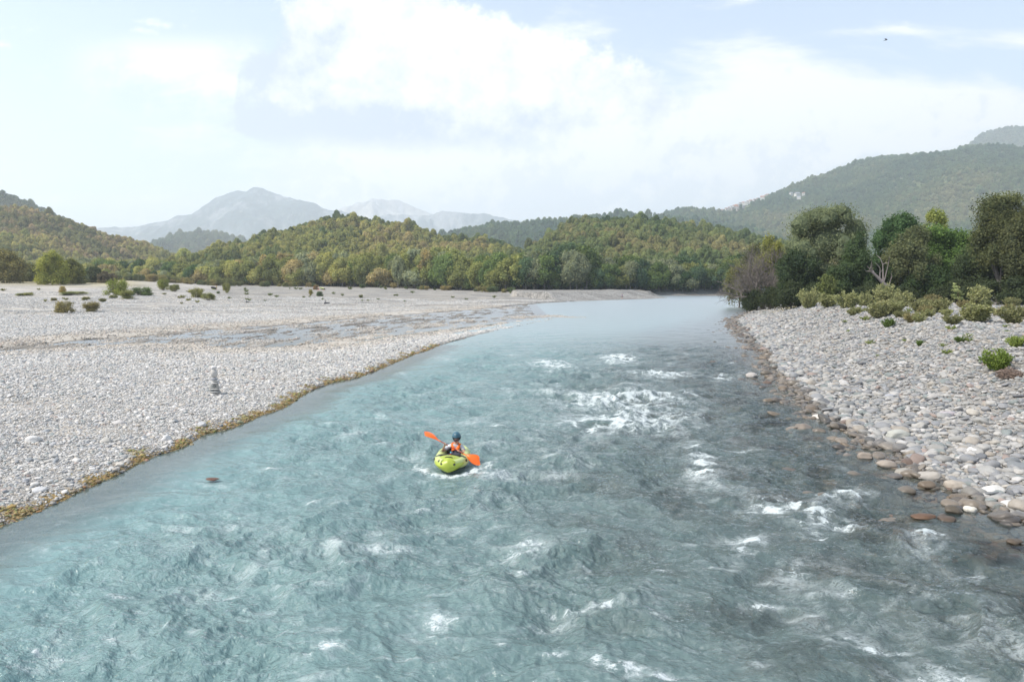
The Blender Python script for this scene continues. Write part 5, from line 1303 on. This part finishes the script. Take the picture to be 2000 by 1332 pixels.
    link('face', f.mesh('face', [M['skin']]), e)
    # shirt
    Sh = Sk(); r_ = Sh.v((cx, .30, .16), (.158, .118)); a = Sh.chain(r_, [((cx, .32, .28), (.148, .112)), ((cx, .33, .41), (.170, .118)), ((cx + .005, .32, .505), (.135, .098))]); Sh.v((cx + .012, .31, .545), .062, a)
    for sh, el in (((cx - .188, .315, .492), eR), ((cx + .188, .31, .487), eL)):
        sh = np.array(sh); Sh.chain(a, [(sh, .070), (sh + (el - sh) * .45, .066), (sh + (el - sh) * .62, .068)])
    link('shirt', skin_mesh('shirt', Sh.V, Sh.E, Sh.R, M['shirt']), e)
    # dark bib trousers over belly and thighs
    T = Sk(); r_ = T.v((cx, .24, .20), (.17, .15)); T.chain(r_, [((cx, .27, .33), (.165, .15)), ((cx, .265, .41), (.155, .13))])
    for s_ in (-1, 1):
        T.chain(r_, [((cx * .8 + s_ * .11, .10, .21), .105), ((cx * .4 + s_ * .155, -.08, .25), .092), ((s_ * .17, -.28, .30), .074), ((s_ * .15, -.50, .20), .062)])
    link('trousers', skin_mesh('trousers', T.V, T.E, T.R, M['dark']), e)
    # life vest: thick collar V over the shoulders and chest panel
    lv = Acc()
    for s_ in (-1, 1):
        pts = [(cx + s_ * .03, .40, .56), (cx + s_ * .085, .365, .59), (cx + s_ * .115, .30, .575), (cx + s_ * .098, .235, .52), (cx + s_ * .062, .198, .475), (cx + s_ * .03, .175, .435)]
        V, Fq = tube(pts, [.045, .052, .054, .050, .048, .040], 12); lv.add(V, Fq)
    V, Fq = loft([(.205, .43, .115, .032, 3, cx), (.17, .43, .12, .036, 3, cx), (.145, .43, .10, .028, 3, cx)]); lv.add(V, Fq[0]); 
    V, Fq = loft([(.40, .42, .16, .13, 3, cx), (.45, .42, .15, .12, 3, cx)]); lv.add(V, Fq[0])
    lv.V = [v - np.array([0, 0, .045]) for v in lv.V]
    vest = link('life_vest', lv.mesh('life_vest', [M['orange']]), e)
    V, Fq = loft([(.175, .30, .135, .055, 3, cx), (.135, .29, .14, .065, 3, cx), (.125, .29, .11, .05, 3, cx)]); link('vest_pocket', mesh_np('vest_pocket', V, Fq, [M['dark']]), vest)
    for dx in (-.06, .05):
        link('strap', bevbox('strap', M['black'], (cx + dx - .010, .112, .24), (cx + dx + .010, .130, .40), .004), vest)
    # helmet with ear covers, vents and chin strap
    V, Fq = ico(4); V = V * 2
    hc = np.array([cx + .025, .285, .792])
    hc = hc - np.array([0, 0, .015]); shell = V * np.array([.136, .155, .165]) + hc; shell[:, 2] = np.where(V[:, 2] < -.05 - .45 * (V[:, 1] > .15), hc[2] - .165 * (.05 + .45 * (V[:, 1] > .15)), shell[:, 2])
    he = link('helmet', mesh_np('helmet', shell, Fq, [M['helmet']]), e)
    a = np.linspace(0, 2 * np.pi, 24); V, Fq = tube(np.stack([hc[0] + np.cos(a) * .136, hc[1] + np.sin(a) * .155, np.full(24, hc[2] - .006)], -1), [.008] * 24, 6); link('rim', mesh_np('rim', V, Fq, [M['black']]), he)
    for dx in (-.045, .0, .045):
        link('vent', disc('vent', M['black'], hc + np.array([dx, -.138 + abs(dx) * .25, .070]), (dx * 3, -1, .5), .011, .006), he)
    for s_ in (-1, 1):
        link('ear_cover', disc('ear_cover', M['helmet'], hc + np.array([s_ * .100, .02, -.055]), (s_, -.1, 0), .048, .014), he)
        V, Fq = tube([hc + np.array([s_ * .115, -.01, -.02]), hc + np.array([s_ * .078, -.055, -.10]), hc + np.array([s_ * .02, -.078, -.142])], [.009, .008, .008], 6); link('chin_strap', mesh_np('chin_strap', V, Fq, [M['black']]), he)
    a = np.linspace(-1.15, 1.15, 15); yaw = .22
    gl = np.stack([fc[0] - .012 + np.sin(a + yaw) * .082, fc[1] + .085 - np.cos(a + yaw) * .112, np.full(15, .697)], -1)
    V, Fq = tube(gl, .025 * (1 - .45 * np.abs(a / 1.15) ** 3) , 10); link('sunglasses', mesh_np('sunglasses', V, Fq, [M['lens']]), e)
    # hair strands under the helmet
    # paddle
    p = empty('paddle', (KAYC[0], KAYC[1], 0)); tag(p, 'double-bladed paddle with bright orange blades and dark red shaft held across the chest', 'paddle')
    V, Fq = tube([pR + ax * .30, pR + ax * .8, pL - ax * .8, pL - ax * .34], [.016] * 4, 10); sf = link('shaft', mesh_np('shaft', V, Fq, [M['shaft']]), p)
    mid = pR + (pL - pR) * .455; V, Fq = tube([mid - ax * .045, mid - ax * .04, mid + ax * .04, mid + ax * .045], [.017, .022, .022, .017], 10); link('ferrule', mesh_np('ferrule', V, Fq, [M['white']]), sf)
    for (tip, dr_, nrm) in ((pL, ax, np.array([.0, -.90, .45])), (pR, -ax, np.array([.35, -.30, .95]))):
        nrm = nrm - dr_ * (nrm @ dr_); nrm /= np.linalg.norm(nrm); sd_ = np.cross(nrm, dr_)
        L = .50; n = 15; t = np.linspace(0, 1, n); wd = .020 + .125 * np.sin(np.clip(t * 1.12, 0, 1) * np.pi * .62) ** 1.3; wd[-1] *= .45; wd[-2] *= .80; wd[-3] *= .93
        rows = []
        for i in range(n):
            c = tip - dr_ * L * (1 - t[i]) + nrm * .03 * math.sin(t[i] * 3.14)
            q = np.linspace(-1, 1, 9); rows.append([c + sd_ * wd[i] * (v + .12 * t[i]) - nrm * .022 * (v * v - 1) * min(1, wd[i] * 12) + dr_ * (-.05 * v * t[i] ** 3) for v in q])
        top = np.array(rows).reshape(-1, 3); bot = top - nrm * .008
        g = gridfaces(n, 9); i = np.arange(n * 9).reshape(n, 9); rim = np.concatenate([i[0], i[1:, -1], i[-1, ::-1][1:], i[::-1, 0][1:]]); rn = np.roll(rim, -1)
        Fq = np.concatenate([g, g[:, ::-1] + n * 9, np.stack([rim, rn, rn + n * 9, rim + n * 9], -1)])
        bl = link('blade', mesh_np('blade', np.vstack([top, bot]), Fq, [M['blade']]), p)
        V, Fq = tube([tip - dr_ * L * 1.15, tip - dr_ * L * .8 , tip - dr_ * L * .35], [.018, .015, .005], 8); link('spine', mesh_np('spine', V, Fq, [M['blade']]), bl)
paddler()

# ------------------------------------------------------------------ small figures far off
def small_person(label, loc, rz, top_m, leg_m, head_m='skin', arms=((.35, -.25, 1.15), (-.35, -.25, 1.15)), stride=.16, H=1.72):
    e = empty('person', loc, rz); tag(e, label, 'person'); B = Sk(); s = H / 1.75
    def P_(x, y, z): return (x * s, y * s, z * s)
    pel = B.v(P_(0, 0, .95), (.14, .10)); sp = B.v(P_(0, 0, 1.15), (.12, .09), pel); ch = B.v(P_(0, 0, 1.35), (.16, .10), sp); nk = B.v(P_(0, 0, 1.48), .05, ch); hd = B.v(P_(0, -.01, 1.58), (.075, .09), nk); B.v(P_(0, -.01, 1.68), (.07, .08), hd)
    for k_, s_ in enumerate((-1, 1)):
        a = np.array(P_(*arms[k_])) * np.array([-1, 1, 1]) if False else np.array(P_(*arms[k_]))
        sh = np.array(P_(-s_ * -.19, 0, 1.40)) if False else np.array(P_(s_ * .19, 0, 1.40)); hand = np.array([s_ * abs(a[0]), a[1], a[2]]); el = (sh + hand) / 2 + np.array([s_ * .06, .03, -.08])
        B.chain(ch, [(sh, .055), (el, .040), (hand, .028), (hand + np.array([0, -.03, -.07]), (.03, .018))])
        B.chain(pel, [(P_(s_ * .09, 0, .88), .085), (P_(s_ * .10, -s_ * stride * .6, .50), .058), (P_(s_ * .10, -s_ * stride, .10), .038), (P_(s_ * .11, -s_ * stride - .13, .04), (.035, .03))])
    link('body', skin_mesh('small_body', B.V, B.E, B.R, M[head_m], 0, 1), e)
    J = Sk(); r_ = J.v(P_(0, 0, .98), (.16, .12)); c_ = J.chain(r_, [(P_(0, 0, 1.15), (.145, .11)), (P_(0, 0, 1.36), (.185, .125)), (P_(0, 0, 1.44), (.10, .09))])
    link('jacket', skin_mesh('small_jacket', J.V, J.E, J.R, M[top_m], 0, 1), e)
    T = Sk(); r_ = T.v(P_(0, 0, .93), (.15, .11))
    for s_ in (-1, 1): T.chain(r_, [(P_(s_ * .09, 0, .84), .095), (P_(s_ * .10, -s_ * stride * .55, .56), .075)])
    link('shorts', skin_mesh('small_shorts', T.V, T.E, T.R, M[leg_m], 0, 1), e)
    V, Fq = ico(2); V = V * 2 * np.array([.095, .115, .085]) * s + np.array(P_(0, .01, 1.70)); link('cap', mesh_np('cap', V, Fq, [M['red'] if 'red' in label else M['hair']]), e)
    return e
def far_people():
    g = hit(1215, 584.5, y1=300); small_person('small distant person in blue top walking along the tip of the far gravel bar', g, R(150), 'blue', 'dark')
    g = hit(423, 567.5); small_person('distant person with red cap behind a dark upturned kayak on the far bar', g, R(20), 'lime', 'dark', stride=.2)
    kk = kayak('kayak', 'dark-bottomed kayak carried on its side by the red-capped distant person', (g[0] - .8, g[1] - .9, g[2] + .75), R(68), False, 'dark')
    for c in kk.children:
        c.data = c.data.copy(); c.data.materials.clear(); c.data.materials.append(M['black' if c.name != 'side_tube.003' else 'lime'])
    kk.rotation_euler = (R(12), R(62), R(80)); kk.scale = (1.0, .78, 1.0)
    g = hit(622, 569.0); small_person('distant person in grey shirt carrying a green kayak over the far bar', g, R(-20), 'shirt', 'dark', stride=.2)
    kk = kayak('kayak', 'green kayak with dark bottom carried nose-down by the distant person in grey shirt', (g[0] + 1.5, g[1] - .6, g[2] + .85), R(75), False)
    kk.rotation_euler = (R(16), R(48), R(72)); kk.scale = (.8, .95, .8)
    for c in kk.children:
        if c.name.startswith('cockpit') or c.name.startswith('bow'): c.data = c.data.copy(); c.data.materials.clear(); c.data.materials.append(M['black'])
    for (dx, dz, rz_, lab) in ((1.4, .45, .2, 'orange paddle blade pair slung under the carried green kayak'), (-.75, .95, .9, 'orange paddle held beside the distant person in grey shirt')):
        V, Fq = tube([(-.75, 0, 0), (0, 0, 0), (.75, 0, .1)], [.02] * 3, 6); p = empty('paddle', (g[0] + dx, g[1] - 1.1, g[2] + dz)); p.rotation_euler = (.4, rz_, .3); tag(p, lab, 'paddle')
        link('shaft', mesh_np('shaft', V, Fq, [M['shaft']]), p)
        for s_ in (-1, 1):
            V, Fq = loft([(-.24, 0, .03, .012, 2, 0), (-.1, 0, .11, .02, 2, 0), (.12, 0, .12, .02, 2, 0), (.22, 0, .06, .012, 2, 0)], 12); V = V[:, [1, 0, 2]] + np.array([s_ * .85, 0, .05]); link('blade', mesh_np('blade', V, Fq, [M['blade']]), p)
    # bird
    p = aty(1730, 79, 90); a = Acc(); V, Fq = loft([(-.22, 0, .01, .01, 2, 0), (-.14, 0, .035, .03, 2, 0), (0, 0, .05, .05, 2, 0), (.15, 0, .03, .025, 2, 0), (.28, 0, .05, .006, 2, 0)], 10)
    b = empty('bird', p, R(40)); tag(b, 'tiny dark bird gliding high in the right half of the sky', 'bird'); link('body', mesh_np('bird_body', V, Fq, [M['bird']]), b)
    for s_ in (-1, 1):
        t = np.linspace(0, 1, 7); Lw = np.stack([s_ * t * .42, -.05 + .12 * t ** 2 - .06 * np.sin(t * 3.1), .10 * np.sin(t * 2.2)], -1); wv = (.085 * (1 - t ** 2.2) + .01)
        up_ = np.stack([Lw + np.stack([0 * t, -wv, 0 * t], -1), Lw + np.array([0, 0, .008]), Lw + np.stack([0 * t, wv, 0 * t], -1)], 1).reshape(-1, 3); g_ = gridfaces(7, 3); V = np.vstack([up_, up_ - np.array([0, 0, .012])])
        link('wing', mesh_np('wing', V, np.concatenate([g_, g_[:, ::-1] + 21]), [M['bird']]), b)
far_people()

# ------------------------------------------------------------------ hill village
def village():
    H = HILLS['right_hill']; rr = random.Random(3)
    def house(px, py, w_, h_, d_, wall, roof, lab, cat='house', flat=False):
        g = hit(px, py + 4, H.h, 900, 3200, 1600); u = g[1] / F; W2, H2, D2 = w_ * u * .6, h_ * u * 1.15, d_ * u * .6
        e = empty('hillside_house', (g[0], g[1], g[2] + 1.5), rr.uniform(-.5, .5)); tag(e, lab, cat, 'houses of the hillside village')
        hz = H2 + 3
        link('wall', bevbox('wall', M[wall], (-W2, -D2, 0), (W2, D2, hz), .05), e)
        rh = .35 * W2 if not flat else .3; o = .5
        V = [(-W2 - o, -D2 - o, hz), (W2 + o, -D2 - o, hz), (W2 + o, D2 + o, hz), (-W2 - o, D2 + o, hz), (-W2 - o, 0, hz + rh * 1.6), (W2 + o, 0, hz + rh * 1.6)]
        rf = link('roof', mesh_np('roof', V, [np.array([(0, 1, 5, 4), (2, 3, 4, 5), (3, 2, 1, 0)]), np.array([(0, 4, 3), (1, 2, 5)])], [M[roof]], smooth=False), e)
        link('chimney', bevbox('chimney', M[wall], (W2 * .3, .6, hz), (W2 * .3 + .8, 1.4, hz + rh * 1.6 + 1), .03), rf)
        nw = max(2, int(W2 * 2 / 3.5))
        for q in range(nw):
            x = -W2 + (q + .5) * 2 * W2 / nw
            link('window', bevbox('window', M['pane'], (x - .5, -D2 - .06, hz - 2.6), (x + .5, -D2 + .1, hz - 1.2), .02), e)
    L = HOUSES[:26]
    for i, (px, py, w_) in enumerate(L):
        wl = rr.choice(['wall', 'wall', 'wall2']); rf = rr.choice(['roof', 'roof', 'roof', 'roof2'])
        lab = f'tiny {"whitewashed" if wl == "wall" else "stone-walled"} house with {"red" if rf == "roof" else "grey"} roof in the village on the right hill'
        if px > 1540: lab = 'small house just left of the long pale building on the right hill' if px < 1560 else 'small house just right of the long pale building on the right hill'
        house(px, py, w_, 3.4, w_ * .8, wl, rf, lab)
    house(1489, 388.5, 6.5, 4.2, 5, 'wall', 'roof', 'detached white house with red roof standing above the village on the right hill')
    house(1557, 382, 9, 4, 5, 'wall', 'roof2', 'long pale building with grey roof alone on the right hill', 'building')
    house(1560, 387.5, 6, 2.6, 5, 'wall', 'roof2', 'low white building below the long pale building on the right hill', 'building')
village()
build_haze()
